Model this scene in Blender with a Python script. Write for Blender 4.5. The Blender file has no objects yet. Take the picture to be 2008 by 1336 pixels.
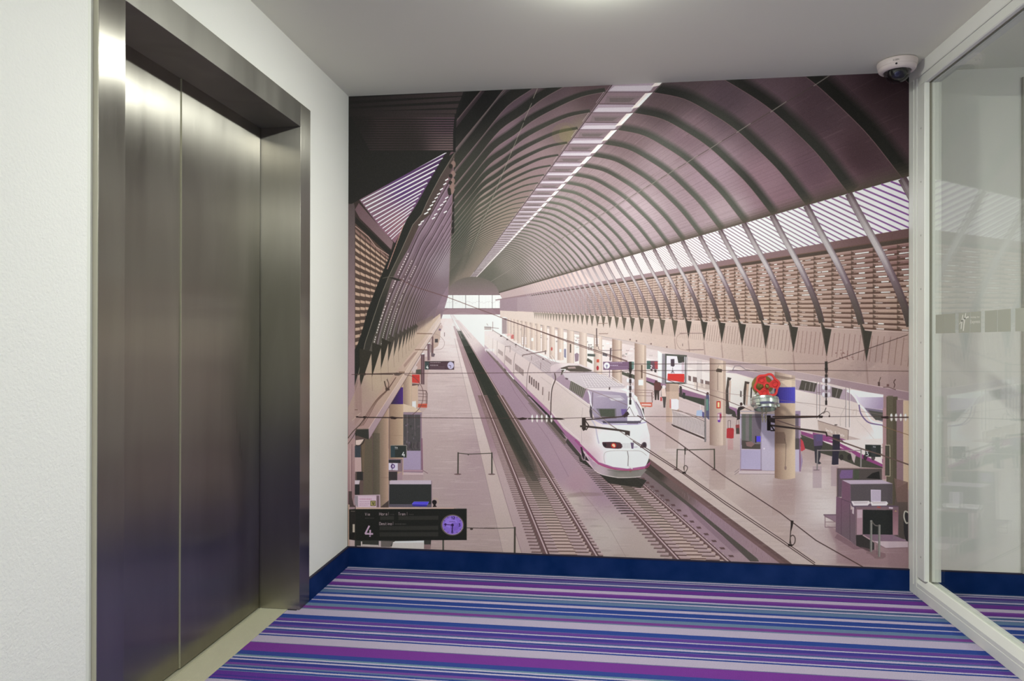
import bpy, bmesh, math, random
import numpy as np
from mathutils import Vector, Matrix

# ================================================================ camera, world, lamps, exposure
scn = bpy.context.scene
COL = scn.collection
cam_d = bpy.data.cameras.new('camera'); cam = bpy.data.objects.new('camera', cam_d); COL.objects.link(cam)
cam_d.sensor_width = 36.0; cam_d.lens = 1362.4/2008*36.0; cam_d.clip_start = 0.02
YAW, PITCH, ROLL = 0.1252, 0.0021, 0.0020
cam.matrix_world = (Matrix.Translation((0, 0, 1.168)) @ Matrix.Rotation(YAW, 4, 'Z') @ Matrix.Rotation(math.pi/2+PITCH, 4, 'X') @ Matrix.Rotation(ROLL, 4, 'Z'))
scn.camera = cam
world = bpy.data.worlds.new('world'); scn.world = world; world.use_nodes = True
world.node_tree.nodes['Background'].inputs[0].default_value = (0.9, 0.95, 1.0, 1)
world.node_tree.nodes['Background'].inputs[1].default_value = 0.02
scn.view_settings.view_transform = 'Standard'; scn.view_settings.look = 'None'
scn.view_settings.exposure = 0.0; scn.view_settings.gamma = 1.0
scn.view_settings.use_curve_mapping = False
LAMP_STRENGTH = 660.0
REAR_STRENGTH = 470.0
HALL_STRENGTH = 500.0
LAMP_COLOR = (0.965, 1.0, 0.935)
PRINT_K = 0.80            # reflectance scale of the printed picture
LAMPS = [(0.0, 2.36), (0.05, -0.80), (0.05, -3.40)]
HALL_LAMPS = [(3.0, 1.0), (3.0, -2.0)]
# ================================================================ measurements (metres)
XL, XR, YM, H = -1.303, 1.451, 3.4925, 2.45
XF, XD = -1.291, -1.4751            # front of the steel frame, face of the lift doors
Y0, Y1, Y2, Y3 = 1.654, 1.757, 2.8775, 2.985
BB = 0.10
# ================================================================ helpers
def srgb(r, g, b):
    f = lambda v: (v/255/12.92) if v/255 <= .04045 else ((v/255+.055)/1.055)**2.4  # noqa
    return (f(r), f(g), f(b), 1)
def mat(name, col, rough=.6, metal=0.0, spec=.5, **kw):
    m = bpy.data.materials.new(name); m.use_nodes = True
    b = m.node_tree.nodes['Principled BSDF']
    b.inputs['Base Color'].default_value = col; b.inputs['Roughness'].default_value = rough
    b.inputs['Metallic'].default_value = metal; b.inputs['Specular IOR Level'].default_value = spec
    for k, v in kw.items(): b.inputs[k].default_value = v
    return m
def N(m, t, **kw):
    n = m.node_tree.nodes.new(t)
    for k, v in kw.items(): setattr(n, k, v)
    return n
def L(m, a, b): m.node_tree.links.new(a, b)
def bump(m, scale, dist, strength=.3, detail=4, stretch=(1, 1, 1)):
    tc = N(m, 'ShaderNodeTexCoord'); mp = N(m, 'ShaderNodeMapping'); mp.inputs['Scale'].default_value = stretch
    L(m, tc.outputs['Object'], mp.inputs[0])
    n = N(m, 'ShaderNodeTexNoise'); n.inputs['Scale'].default_value = scale; n.inputs['Detail'].default_value = detail
    L(m, mp.outputs[0], n.inputs['Vector'])
    b = N(m, 'ShaderNodeBump'); b.inputs['Strength'].default_value = strength; b.inputs['Distance'].default_value = dist
    L(m, n.outputs['Fac'], b.inputs['Height']); L(m, b.outputs[0], m.node_tree.nodes['Principled BSDF'].inputs['Normal'])
    return n
def mesh_obj(name, bm, m, parent=None, smooth=False, loc=None):
    me = bpy.data.meshes.new(name); bmesh.ops.recalc_face_normals(bm, faces=bm.faces); bm.to_mesh(me); bm.free()
    if smooth:
        for p in me.polygons: p.use_smooth = True
    for x in (m if isinstance(m, (list, tuple)) else [m]): me.materials.append(x)
    o = bpy.data.objects.new(name, me); COL.objects.link(o)
    if parent: o.parent = parent
    if loc: o.location = loc
    return o
def add_box(bm, x0, x1, y0, y1, z0, z1, bev=0.0):
    r = bmesh.ops.create_cube(bm, size=1)
    vs = r['verts']
    bmesh.ops.scale(bm, vec=(abs(x1-x0), abs(y1-y0), abs(z1-z0)), verts=vs)
    bmesh.ops.translate(bm, vec=((x0+x1)/2, (y0+y1)/2, (z0+z1)/2), verts=vs)
    if bev:
        es = list({e for v in vs for e in v.link_edges})
        bmesh.ops.bevel(bm, geom=es, offset=bev, segments=2, affect='EDGES', profile=.5)
def box(name, x0, x1, y0, y1, z0, z1, m, parent=None, bev=0.0):
    bm = bmesh.new(); add_box(bm, x0, x1, y0, y1, z0, z1, bev); return mesh_obj(name, bm, m, parent)
def prism(name, prof, axis, a0, a1, m, parent=None, bm=None):
    """extrude a closed 2-D profile along an axis"""
    own = bm is None
    bm = bm or bmesh.new()
    def P3(p, a): return {'x': (a, p[0], p[1]), 'y': (p[0], a, p[1]), 'z': (p[0], p[1], a)}[axis]
    A = [bm.verts.new(P3(p, a0)) for p in prof]; B = [bm.verts.new(P3(p, a1)) for p in prof]
    n = len(prof); bm.faces.new(A[::-1]); bm.faces.new(B)
    for i in range(n): bm.faces.new((A[i], A[(i+1) % n], B[(i+1) % n], B[i]))
    if own: return mesh_obj(name, bm, m, parent)
def lathe(bm, prof, n=40, M=None):
    """revolve (r, z) pairs about local z"""
    rings = []
    for r, z in prof:
        if r < 1e-6: rings.append([bm.verts.new((0, 0, z))])
        else: rings.append([bm.verts.new((r*math.cos(2*math.pi*i/n), r*math.sin(2*math.pi*i/n), z)) for i in range(n)])
    for a, b in zip(rings, rings[1:]):
        if len(a) == 1 and len(b) == 1: continue
        for i in range(n):
            j = (i+1) % n
            if len(a) == 1: bm.faces.new((a[0], b[j], b[i]))
            elif len(b) == 1: bm.faces.new((a[i], a[j], b[0]))
            else: bm.faces.new((a[i], a[j], b[j], b[i]))
    if M is not None: bmesh.ops.transform(bm, matrix=M, verts=[v for r in rings for v in r])
    return rings
def empty(name, loc=(0, 0, 0)):
    o = bpy.data.objects.new(name, None); o.location = loc; o.empty_display_size = .1; COL.objects.link(o); return o
def tag(o, label=None, cat=None, group=None, kind=None):
    if label: o['label'] = label
    if cat: o['category'] = cat
    if group: o['group'] = group
    if kind: o['kind'] = kind
    return o
def struct(o): o['kind'] = 'structure'; return o
def autosmooth(o, ang=35):
    for p in o.data.polygons: p.use_smooth = True
    o.data.update()
    bm = bmesh.new(); bm.from_mesh(o.data)
    for e in bm.edges:
        if len(e.link_faces) == 2 and e.calc_face_angle(0) > math.radians(ang): e.smooth = False
    bm.to_mesh(o.data); bm.free()
    return o
# ================================================================ materials
M_WALL = mat('white_plaster', srgb(236, 236, 229), .85, spec=.2); bump(M_WALL, 210, .0012, .35, 3)
M_WALLR = mat('rough_white_plaster', srgb(238, 238, 232), .85, spec=.2); bump(M_WALLR, 150, .003, .55, 4)
M_CEIL = mat('ceiling_paint', srgb(240, 240, 224), .9, spec=.2)
M_FRAME = mat('white_lacquer', srgb(228, 229, 220), .45, spec=.4)
M_FRAMED = mat('white_lacquer_joint', srgb(176, 176, 166), .6)
M_GAP = mat('dark_gap', srgb(58, 54, 40), .8)
M_NAVY = mat('navy_carpet_skirting', srgb(22, 44, 104), .95, spec=.1)
def _navy():
    m = M_NAVY; n = bump(m, 520, .002, .6, 2)
    n2 = N(m, 'ShaderNodeTexNoise'); n2.inputs['Scale'].default_value = 9; n2.inputs['Detail'].default_value = 5
    tc = N(m, 'ShaderNodeTexCoord'); L(m, tc.outputs['Object'], n2.inputs['Vector'])
    r = N(m, 'ShaderNodeValToRGB'); r.color_ramp.elements[0].position = .35; r.color_ramp.elements[1].position = .75
    r.color_ramp.elements[0].color = srgb(4, 36, 88); r.color_ramp.elements[1].color = srgb(26, 50, 104)
    L(m, n2.outputs['Fac'], r.inputs[0]); L(m, r.outputs[0], m.node_tree.nodes['Principled BSDF'].inputs['Base Color'])
_navy()
M_NAVYE = mat('navy_binding', srgb(26, 22, 48), .7)
def steel(name, col, rough, aniso, tangent, streak=.10):
    m = mat(name, col, rough, 1.0)
    b = m.node_tree.nodes['Principled BSDF']
    b.inputs['Anisotropic'].default_value = aniso
    cx = N(m, 'ShaderNodeCombineXYZ')
    for i in range(3): cx.inputs[i].default_value = tangent[i]
    L(m, cx.outputs[0], b.inputs['Tangent']); b.inputs['Anisotropic Rotation'].default_value = .25
    tc = N(m, 'ShaderNodeTexCoord'); mp = N(m, 'ShaderNodeMapping')
    mp.inputs['Scale'].default_value = tuple(.35 if abs(t) > .5 else 60 for t in tangent)
    L(m, tc.outputs['Object'], mp.inputs[0])
    n = N(m, 'ShaderNodeTexNoise'); n.inputs['Scale'].default_value = 3; n.inputs['Detail'].default_value = 6; L(m, mp.outputs[0], n.inputs['Vector'])
    n2 = N(m, 'ShaderNodeTexNoise'); n2.inputs['Scale'].default_value = 1.6; n2.inputs['Detail'].default_value = 5; n2.inputs['Distortion'].default_value = .8
    mp2 = N(m, 'ShaderNodeMapping'); mp2.inputs['Scale'].default_value = tuple(.5 if abs(t) > .5 else 3.2 for t in tangent)
    L(m, tc.outputs['Object'], mp2.inputs[0]); L(m, mp2.outputs[0], n2.inputs['Vector'])
    mr = N(m, 'ShaderNodeMapRange'); mr.inputs['From Min'].default_value = .3; mr.inputs['From Max'].default_value = .7
    mr.inputs['To Min'].default_value = rough-.02; mr.inputs['To Max'].default_value = rough+.045
    L(m, n2.outputs['Fac'], mr.inputs[0])
    ad = N(m, 'ShaderNodeMath', operation='MULTIPLY_ADD'); ad.inputs[1].default_value = streak; L(m, n.outputs['Fac'], ad.inputs[0]); L(m, mr.outputs[0], ad.inputs[2])
    L(m, ad.outputs[0], b.inputs['Roughness'])
    cr = N(m, 'ShaderNodeValToRGB'); cr.color_ramp.elements[0].position = .3; cr.color_ramp.elements[1].position = .72
    cr.color_ramp.elements[0].color = tuple(c*.86 for c in col[:3])+(1,); cr.color_ramp.elements[1].color = tuple(min(c*1.08, 1) for c in col[:3])+(1,)
    L(m, n2.outputs['Fac'], cr.inputs[0]); L(m, cr.outputs[0], b.inputs['Base Color'])
    return m
M_STEEL = steel('brushed_steel', (.335, .318, .28, 1), .27, 1.0, (0, 0, 1), .06)
M_STEELH = steel('brushed_steel_header', (.36, .35, .315, 1), .46, .5, (0, .25, 1), .03)
M_ALU = mat('ribbed_aluminium', srgb(206, 204, 180), .42, .45)
M_GLASS = bpy.data.materials.new('clear_glass'); M_GLASS.use_nodes = True
def _glass(m, tint, base=.04, gain=1.0):
    nt = m.node_tree; nt.nodes.clear()
    out = N(m, 'ShaderNodeOutputMaterial'); mix = N(m, 'ShaderNodeMixShader'); tr = N(m, 'ShaderNodeBsdfTransparent'); gl = N(m, 'ShaderNodeBsdfGlossy')
    tr.inputs[0].default_value = tint; gl.inputs['Roughness'].default_value = 0.0; gl.inputs['Color'].default_value = (1, 1, 1, 1)
    g = N(m, 'ShaderNodeNewGeometry'); d = N(m, 'ShaderNodeVectorMath', operation='DOT_PRODUCT'); L(m, g.outputs['Normal'], d.inputs[0]); L(m, g.outputs['Incoming'], d.inputs[1])
    a = N(m, 'ShaderNodeMath', operation='ABSOLUTE'); L(m, d.outputs['Value'], a.inputs[0])
    s = N(m, 'ShaderNodeMath', operation='SUBTRACT'); s.inputs[0].default_value = 1; L(m, a.outputs[0], s.inputs[1])
    p = N(m, 'ShaderNodeMath', operation='POWER'); p.inputs[1].default_value = 5; L(m, s.outputs[0], p.inputs[0])
    f = N(m, 'ShaderNodeMath', operation='MULTIPLY_ADD'); f.inputs[1].default_value = (1-base)*gain; f.inputs[2].default_value = base; L(m, p.outputs[0], f.inputs[0])
    L(m, f.outputs[0], mix.inputs[0]); L(m, tr.outputs[0], mix.inputs[1]); L(m, gl.outputs[0], mix.inputs[2]); L(m, mix.outputs[0], out.inputs[0])
_glass(M_GLASS, (.955, .965, .95, 1), .045, 1.3)
M_DOME = bpy.data.materials.new('smoked_dome'); M_DOME.use_nodes = True; _glass(M_DOME, (.62, .62, .62, 1), .05)
M_FILM = mat('frosted_film', srgb(166, 168, 154), .6)
M_FILMW = mat('frosted_film_mark', srgb(222, 222, 212), .6)
def emit(name, col, s):
    m = bpy.data.materials.new(name); m.use_nodes = True; m.node_tree.nodes.clear()
    o = N(m, 'ShaderNodeOutputMaterial'); e = N(m, 'ShaderNodeEmission'); e.inputs[0].default_value = col+(1,); e.inputs[1].default_value = s; L(m, e.outputs[0], o.inputs[0]); return m
M_LAMP = emit('lamp_diffuser', LAMP_COLOR, LAMP_STRENGTH)
M_LAMPR = emit('rear_lamp_diffuser', LAMP_COLOR, REAR_STRENGTH)
M_LAMPH = emit('hall_lamp_diffuser', LAMP_COLOR, HALL_STRENGTH)
M_WHITEP = mat('white_plastic', srgb(226, 214, 208), .45)
M_BLACK = mat('black_plastic', srgb(26, 24, 26), .35)
M_INK = mat('black_print', srgb(60, 50, 46), .6)
M_RED = mat('red_enamel', srgb(214, 48, 44), .38, spec=.6)
M_BRASS = mat('tarnished_brass', srgb(150, 138, 78), .38, .85)
M_CHROME = mat('cast_aluminium', srgb(205, 212, 206), .26, .95)
M_CHAIN = mat('steel_chain', srgb(176, 166, 140), .4, .6)
# carpet: stripes across the room, a step chain of colours along y
CARPET = [(3.4925, (56, 80, 118)), (3.4634, (186, 176, 198)), (3.4489, (46, 62, 118)), (3.4395, (184, 174, 198)), (3.4273, (84, 66, 130)), (3.400, (92, 92, 144)), (3.378, (54, 70, 124)), (3.3720, (182, 174, 198)), (3.3600, (54, 64, 120)), (3.3450, (84, 84, 138)),
          (3.334, (106, 60, 140)), (3.2932, (52, 66, 128)), (3.2866, (184, 172, 196)), (3.2476, (120, 76, 150)), (3.230, (106, 60, 140)), (3.206, (56, 60, 128)), (3.1960, (178, 172, 196)), (3.1820, (82, 104, 136)), (3.170, (62, 80, 126)), (3.1600, (178, 172, 196)), (3.1485, (60, 84, 124)),
          (3.142, (98, 120, 152)), (3.1092, (58, 78, 144)), (3.0829, (184, 172, 196)), (3.0600, (54, 74, 142)), (3.0150, (180, 172, 196)), (3.0030, (58, 76, 146)), (2.9687, (104, 126, 154)), (2.9368, (118, 70, 142)), (2.9108, (108, 124, 152)), (2.9031, (180, 170, 194)), (2.8354, (56, 76, 146)),
          (2.7967, (100, 98, 150)), (2.7896, (104, 72, 148)), (2.7680, (56, 66, 138)), (2.7640, (182, 174, 198)), (2.7531, (70, 66, 142)), (2.7270, (104, 76, 148)), (2.7120, (88, 110, 148)), (2.7040, (54, 76, 140)), (2.6965, (182, 174, 198)), (2.6834, (50, 70, 136)),
          (2.6716, (96, 98, 150)), (2.664, (92, 68, 146)), (2.6420, (56, 62, 136)), (2.6373, (182, 174, 198)), (2.6280, (48, 70, 140)), (2.6163, (180, 170, 192)), (2.5592, (112, 112, 146)), (2.5513, (118, 64, 146)), (2.4800, (62, 76, 144)), (2.4468, (106, 134, 154)),
          (2.4359, (184, 178, 200)), (2.4269, (48, 68, 134)), (2.4175, (184, 176, 200)), (2.4038, (62, 66, 138)), (2.3812, (116, 76, 150)), (2.3674, (104, 118, 152)), (2.3572, (54, 76, 142)), (2.3470, (184, 176, 200)), (2.3371, (56, 76, 142)), (2.3240, (104, 112, 156)), (2.317, (98, 62, 146)),
          (2.290, (78, 62, 142)), (2.279, (104, 64, 148)), (2.2681, (66, 72, 144)), (2.2600, (180, 170, 194)), (2.190, (62, 76, 144))]
for _i in range(len(CARPET)-1):      # the thin pale lines, a touch wider
    if CARPET[_i][1][0] > 170 and CARPET[_i][0]-CARPET[_i+1][0] < .018: CARPET[_i] = (CARPET[_i][0]+.0012, CARPET[_i][1]); CARPET[_i+1] = (CARPET[_i+1][0]-.0006, CARPET[_i+1][1])
def carpet_material():
    m = mat('striped_carpet', (.1, .1, .3, 1), .97, spec=.08)
    tc = N(m, 'ShaderNodeTexCoord'); sx = N(m, 'ShaderNodeSeparateXYZ'); L(m, tc.outputs['Object'], sx.inputs[0])
    nz = N(m, 'ShaderNodeTexNoise'); nz.inputs['Scale'].default_value = 240; nz.inputs['Detail'].default_value = 2; L(m, tc.outputs['Object'], nz.inputs['Vector'])
    nl = N(m, 'ShaderNodeTexNoise'); nl.inputs['Scale'].default_value = 9; nl.inputs['Detail'].default_value = 2; L(m, tc.outputs['Object'], nl.inputs['Vector'])
    j = N(m, 'ShaderNodeMath', operation='MULTIPLY_ADD'); L(m, nz.outputs['Fac'], j.inputs[0]); j.inputs[1].default_value = .0042; L(m, sx.outputs['Y'], j.inputs[2])
    j2 = N(m, 'ShaderNodeMath', operation='MULTIPLY_ADD'); L(m, nl.outputs['Fac'], j2.inputs[0]); j2.inputs[1].default_value = .0035; L(m, j.outputs[0], j2.inputs[2])
    off = N(m, 'ShaderNodeMath', operation='SUBTRACT'); L(m, j2.outputs[0], off.inputs[0]); off.inputs[1].default_value = .0038
    # repeat: the pattern runs on towards the near end of the corridor
    TOP, BOT = 3.4925, 2.12; P_ = TOP-BOT
    sh = N(m, 'ShaderNodeMath', operation='SUBTRACT'); L(m, off.outputs[0], sh.inputs[0]); sh.inputs[1].default_value = BOT
    wr = N(m, 'ShaderNodeMath', operation='WRAP'); L(m, sh.outputs[0], wr.inputs[0]); wr.inputs[1].default_value = 1.0; wr.inputs[2].default_value = 0.0
    wr.operation = 'FLOORED_MODULO'; wr.inputs[1].default_value = P_+.02
    t = N(m, 'ShaderNodeMath', operation='DIVIDE'); L(m, wr.outputs[0], t.inputs[0]); t.inputs[1].default_value = P_+.02
    st = sorted([((y-BOT)/(P_+.02), c) for y, c in CARPET])     # colour c holds BELOW y until the next lower edge
    # constant ramps: at position p the colour of the band just above p
    ys = [0.0]+[s[0] for s in st]; cs = [s[1] for s in st]+[(56, 80, 118)]
    prev = None
    n = len(cs); chunks = [(i, min(i+30, n)) for i in range(0, n, 30)]
    for a, b in chunks:
        r = N(m, 'ShaderNodeValToRGB'); r.color_ramp.interpolation = 'CONSTANT'; L(m, t.outputs[0], r.inputs[0])
        e = r.color_ramp.elements
        while len(e) < b-a: e.new(.999)
        for k in range(a, b):
            e[k-a].position = ys[k] if k > a else 0.0
        for k in range(a, b): e[k-a].color = srgb(*cs[k])
        if prev is None: prev = r.outputs[0]
        else:
            gt = N(m, 'ShaderNodeMath', operation='GREATER_THAN'); L(m, t.outputs[0], gt.inputs[0]); gt.inputs[1].default_value = ys[a]
            mx = N(m, 'ShaderNodeMix', data_type='RGBA'); L(m, gt.outputs[0], mx.inputs[0]); L(m, prev, mx.inputs[6]); L(m, r.outputs[0], mx.inputs[7]); prev = mx.outputs[2]
    # mottled yarn
    hv = N(m, 'ShaderNodeHueSaturation'); hv.inputs['Saturation'].default_value = 1.04; L(m, prev, hv.inputs['Color'])
    nv = N(m, 'ShaderNodeTexNoise'); nv.inputs['Scale'].default_value = 420; nv.inputs['Detail'].default_value = 3; L(m, tc.outputs['Object'], nv.inputs['Vector'])
    mr = N(m, 'ShaderNodeMapRange'); mr.inputs['From Min'].default_value = .3; mr.inputs['From Max'].default_value = .7; mr.inputs['To Min'].default_value = .74; mr.inputs['To Max'].default_value = 1.12; L(m, nv.outputs['Fac'], mr.inputs[0]); L(m, mr.outputs[0], hv.inputs['Value'])
    b = m.node_tree.nodes['Principled BSDF']; L(m, hv.outputs[0], b.inputs['Base Color'])
    bp = N(m, 'ShaderNodeBump'); bp.inputs['Strength'].default_value = .7; bp.inputs['Distance'].default_value = .003; L(m, nv.outputs['Fac'], bp.inputs['Height']); L(m, bp.outputs[0], b.inputs['Normal'])
    return m
M_CARPET = carpet_material()

# ================================================================ the room
bm = bmesh.new()
add_box(bm, XL, 4.2, -5, YM, -.06, 0); add_box(bm, -1.3455, XL, 1.757, 2.8775, -.06, 0)
struct(mesh_obj('floor', bm, M_CARPET))
struct(box('ceiling', -1.7, 4.3, -5.1, 3.7, H, H+.1, M_CEIL))
struct(box('wall_left', -1.6, XL, -5, 1.630, 0, H, M_WALLR))
struct(box('wall_left', -1.6, XL, Y3+.0005, YM, 0, H, M_WALL))
struct(box('wall_left', -1.6, XL, 1.630, Y3+.0005, 2.2075, H, M_WALL))
struct(box('wall_shaft', -1.75, -1.6, 1.5, 3.1, 0, H, M_GAP))
struct(box('trim_1', -1.36, XL-.003, 1.630, 1.6522, 0, 2.205, M_FRAME))          # plaster stop beside the steel frame
struct(box('wall_back', -1.6, 4.2, YM+.0012, 3.62, 0, H, M_WALL))
struct(box('wall_rear', -1.6, 4.2, -5.1, -5, 0, H, M_WALL))
struct(box('wall_hall', 4.2, 4.3, -5, 3.6, 0, H, M_WALL))
struct(box('wall_right', XR, XR+.10, -5, .80, 0, H, M_WALL))
def skirting(name, x0, x1, y0, y1):
    o = struct(box(name, x0, x1, y0, y1, 0, BB-.004, M_NAVY))
    p = box('binding', x0-.0006, x1+.0006, y0-.0012, y1+.0006, BB-.004, BB+.001, M_NAVYE, o)
    return o
skirting('baseboard_left', XL, XL+.011, Y3+.001, YM-.011)
skirting('baseboard_left_near', XL, XL+.011, -5, 1.629)
skirting('baseboard_back', XL, XR, YM-.010, YM+.001)
skirting('baseboard_hall', XR+.075, 4.2, YM-.010, YM+.001)
skirting('baseboard_right', XR-.011, XR, -5, .80)
struct(box('trim_2', 1.9425, 2.9, YM-.012, YM+.001, BB+.002, 2.40, M_FRAMED))

# ---------------------------------------------------------------- glazed screen on the right (window_1)
W = struct(empty('window_1', (XR, 2.15, 0)))
def wchild(o): o.parent = W; o.matrix_parent_inverse = Matrix.Translation((-XR, -2.15, 0)); return o
GX = 1.478
ZB, ZT, YN, YF = .090, 2.345, 1.0, 3.3425
wchild(box('header', XR, XR+.08, .80, YM, 2.392, H, M_WALL))
bm = bmesh.new(); add_box(bm, XR, XR+.075, 3.4137, YM, 0, 2.392, .0015); add_box(bm, XR-.0035, XR, 3.4385, 3.4455, .046, 2.392, .001); wchild(mesh_obj('post', bm, M_FRAME))
bm = bmesh.new(); add_box(bm, XR, XR+.075, .80, .93, 0, 2.392, .0015); wchild(mesh_obj('post', bm, M_FRAME))
bm = bmesh.new(); add_box(bm, XR, XR+.075, .93, 3.4137, 0, .044, .0015); wchild(mesh_obj('bottom_rail', bm, M_FRAME))
bm = bmesh.new(); add_box(bm, XR, XR+.075, .93, 3.4137, 2.387, 2.392, .001); wchild(mesh_obj('top_rail', bm, M_FRAME))
# glazing beads on the room side, with screws, and the fixed rebate behind the glass
def bead(name, prof, axis, a0, a1): o = wchild(prism(name, prof, axis, a0, a1, M_FRAME)); return o
bd = bead('glazing_bead', [(XR+.004, 3.4125), (XR+.004, YF+.004), (XR+.008, YF), (GX, YF), (GX, 3.4125)], 'z', ZB, ZT)
bead('glazing_bead', [(XR+.004, .93), (XR+.004, YN), (GX, YN), (GX, .93)], 'z', ZB, ZT)
bead('glazing_bead', [(XR+.002, .0445), (XR+.002, .062), (XR+.020, ZB), (GX, ZB), (GX, .0445)], 'y', .93, 3.4125)
bead('glazing_bead', [(XR+.004, 2.386), (XR+.004, ZT+.004), (XR+.008, ZT), (GX, ZT), (GX, 2.386)], 'y', .93, 3.4125)
bead('rebate', [(GX+.010, 3.4125), (GX+.010, YF), (XR+.075, YF), (XR+.075, 3.4125)], 'z', ZB, ZT)
bead('rebate', [(GX+.010, .93), (GX+.010, YN), (XR+.075, YN), (XR+.075, .93)], 'z', ZB, ZT)
bead('rebate', [(GX+.010, .0445), (GX+.010, .080), (XR+.075, .080), (XR+.075, .0445)], 'y', .93, 3.4125)
bead('rebate', [(GX+.010, 2.386), (GX+.010, ZT), (XR+.075, ZT), (XR+.075, 2.386)], 'y', .93, 3.4125)
bm = bmesh.new(); add_box(bm, GX+.0005, GX+.0095, 3.3425, 3.412, .082, 2.384); add_box(bm, GX-.002, GX+.0005, YF-.0012, YF-.0002, ZB, ZT-.0015); add_box(bm, GX-.003, GX+.0005, YN, YF, ZT-.0022, ZT-.0002)
g_ = wchild(mesh_obj('gasket', bm, mat('grey_gasket', srgb(120, 116, 98), .7)))
def screw(y, z, par):
    bm = bmesh.new(); Mx = Matrix.Translation((XR+.0042, y, z)) @ Matrix.Rotation(-math.pi/2, 4, 'Y')
    lathe(bm, [(0, .0012), (.0034, .0012), (.0046, .0004), (.0046, -.001)], 14, Mx)
    add_box(bm, XR+.0026, XR+.0034, y-.003, y+.003, z-.0005, z+.0005)
    o = mesh_obj('screw', bm, M_FRAMED, par); o.matrix_parent_inverse = Matrix.Translation((0, 0, 0)); return o
bd.matrix_parent_inverse = Matrix.Translation((-XR, -2.15, 0))
for i in range(9): screw(3.378, .19+.2447*i, bd)
pane = wchild(box('pane', GX, GX+.008, YN-.02, YF+.02, ZB-.012, ZT+.012, M_GLASS))
# ---------------------------------------------------------------- the printed station picture on the mural
# Drawn in code (scan-converted polygons) into an in-memory picture: it is flat print on a wall.
PW, PH = 2300, 1964
PRINT = np.zeros((PH, PW, 3), np.float32)
def homography(src, dst):
    A = []
    for (x, y), (u, v) in zip(src, dst):
        A.append([x, y, 1, 0, 0, 0, -u*x, -u*y, u]); A.append([0, 0, 0, x, y, 1, -v*x, -v*y, v])
    A = np.array(A, float)
    h = np.linalg.solve(A[:, :8], A[:, 8])
    return np.append(h, 1).reshape(3, 3)
# corners of the print in the sketch's coordinates -> corners of the sheet
HM = homography([(683.5, 189.0), (1782.8, 140.2), (1781.5, 1115.5), (681.9, 1071.6)], [(0, 0), (PW, 0), (PW, PH), (0, PH)])
HI = np.linalg.inv(HM)
def warp(p):
    p = np.asarray(p, float).reshape(-1, 2)
    q = np.c_[p, np.ones(len(p))] @ HM.T
    return q[:, :2] / q[:, 2:]
def field(samples, power=2.5):
    S = np.array([(s[0], s[1]) for s in samples], float); Cc = np.array([s[2] for s in samples], float)
    def f(x, y):
        w = 1.0 / (((x[..., None]-S[:, 0])**2 + (y[..., None]-S[:, 1])**2) + 30.0)**(power/2)
        return (w @ Cc) / w.sum(-1, keepdims=True)
    return f
def grad(p0, c0, p1, c1):
    d = np.subtract(p1, p0).astype(float); L = d @ d; c0 = np.array(c0, float); c1 = np.array(c1, float)
    def f(x, y):
        t = np.clip(((x-p0[0])*d[0] + (y-p0[1])*d[1])/L, 0, 1)[..., None]
        return c0*(1-t) + c1*t
    return f
def paint(polys, col, a=1.0, tex=0.0):
    P = [warp(p) for p in polys]
    allp = np.concatenate(P)
    x0 = max(int(np.floor(allp[:, 0].min())), 0); x1 = min(int(np.ceil(allp[:, 0].max()))+1, PW)
    y0 = max(int(np.floor(allp[:, 1].min())), 0); y1 = min(int(np.ceil(allp[:, 1].max()))+1, PH)
    if x1 <= x0 or y1 <= y0: return
    w, h = x1-x0, y1-y0
    SS = 4
    xs, rs, ss = [], [], []
    for q in P:
        q = q - (x0, y0)
        r = np.roll(q, -1, 0)
        if ((q[:, 0]*r[:, 1]-r[:, 0]*q[:, 1]).sum()) < 0: q = q[::-1]; r = np.roll(q, -1, 0)
        for (ax, ay), (bx, by) in zip(q, r):
            if ay == by: continue
            s = 1.0
            if ay > by: ax, ay, bx, by, s = bx, by, ax, ay, -1.0
            j0 = max(int(math.ceil(ay*SS-.5)), 0); j1 = min(int(math.ceil(by*SS-.5)), h*SS)
            if j1 <= j0: continue
            j = np.arange(j0, j1)
            xs.append(np.clip(ax + ((j+.5)/SS-ay)*(bx-ax)/(by-ay), 0, w)); rs.append(j//SS); ss.append(np.full(len(j), s))
    if not xs: return
    xs = np.concatenate(xs); rs = np.concatenate(rs); ss = np.concatenate(ss)/SS
    acc = np.zeros(h*(w+2), np.float64)
    ix = xs.astype(int); fx = xs-ix
    acc += np.bincount(rs*(w+2)+ix, ss*(1-fx), h*(w+2)); acc += np.bincount(rs*(w+2)+ix+1, ss*fx, h*(w+2))
    cov = np.clip(np.abs(np.cumsum(acc.reshape(h, w+2), 1)[:, :w]), 0, 1)[..., None]*a
    if callable(col):
        X, Y = np.meshgrid(np.arange(x0, x1)+.5, np.arange(y0, y1)+.5)
        D = HI[2, 0]*X+HI[2, 1]*Y+HI[2, 2]
        c = col((HI[0, 0]*X+HI[0, 1]*Y+HI[0, 2])/D, (HI[1, 0]*X+HI[1, 1]*Y+HI[1, 2])/D)
    else:
        c = np.array(col, float)
    V = PRINT[y0:y1, x0:x1]
    V += (cov*(c/255.0 - V)).astype(np.float32)
def poly(p, col, a=1.0): paint([p], col, a)
def rect(x0, y0, x1, y1, col, a=1.0): paint([[(x0, y0), (x1, y0), (x1, y1), (x0, y1)]], col, a)
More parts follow.
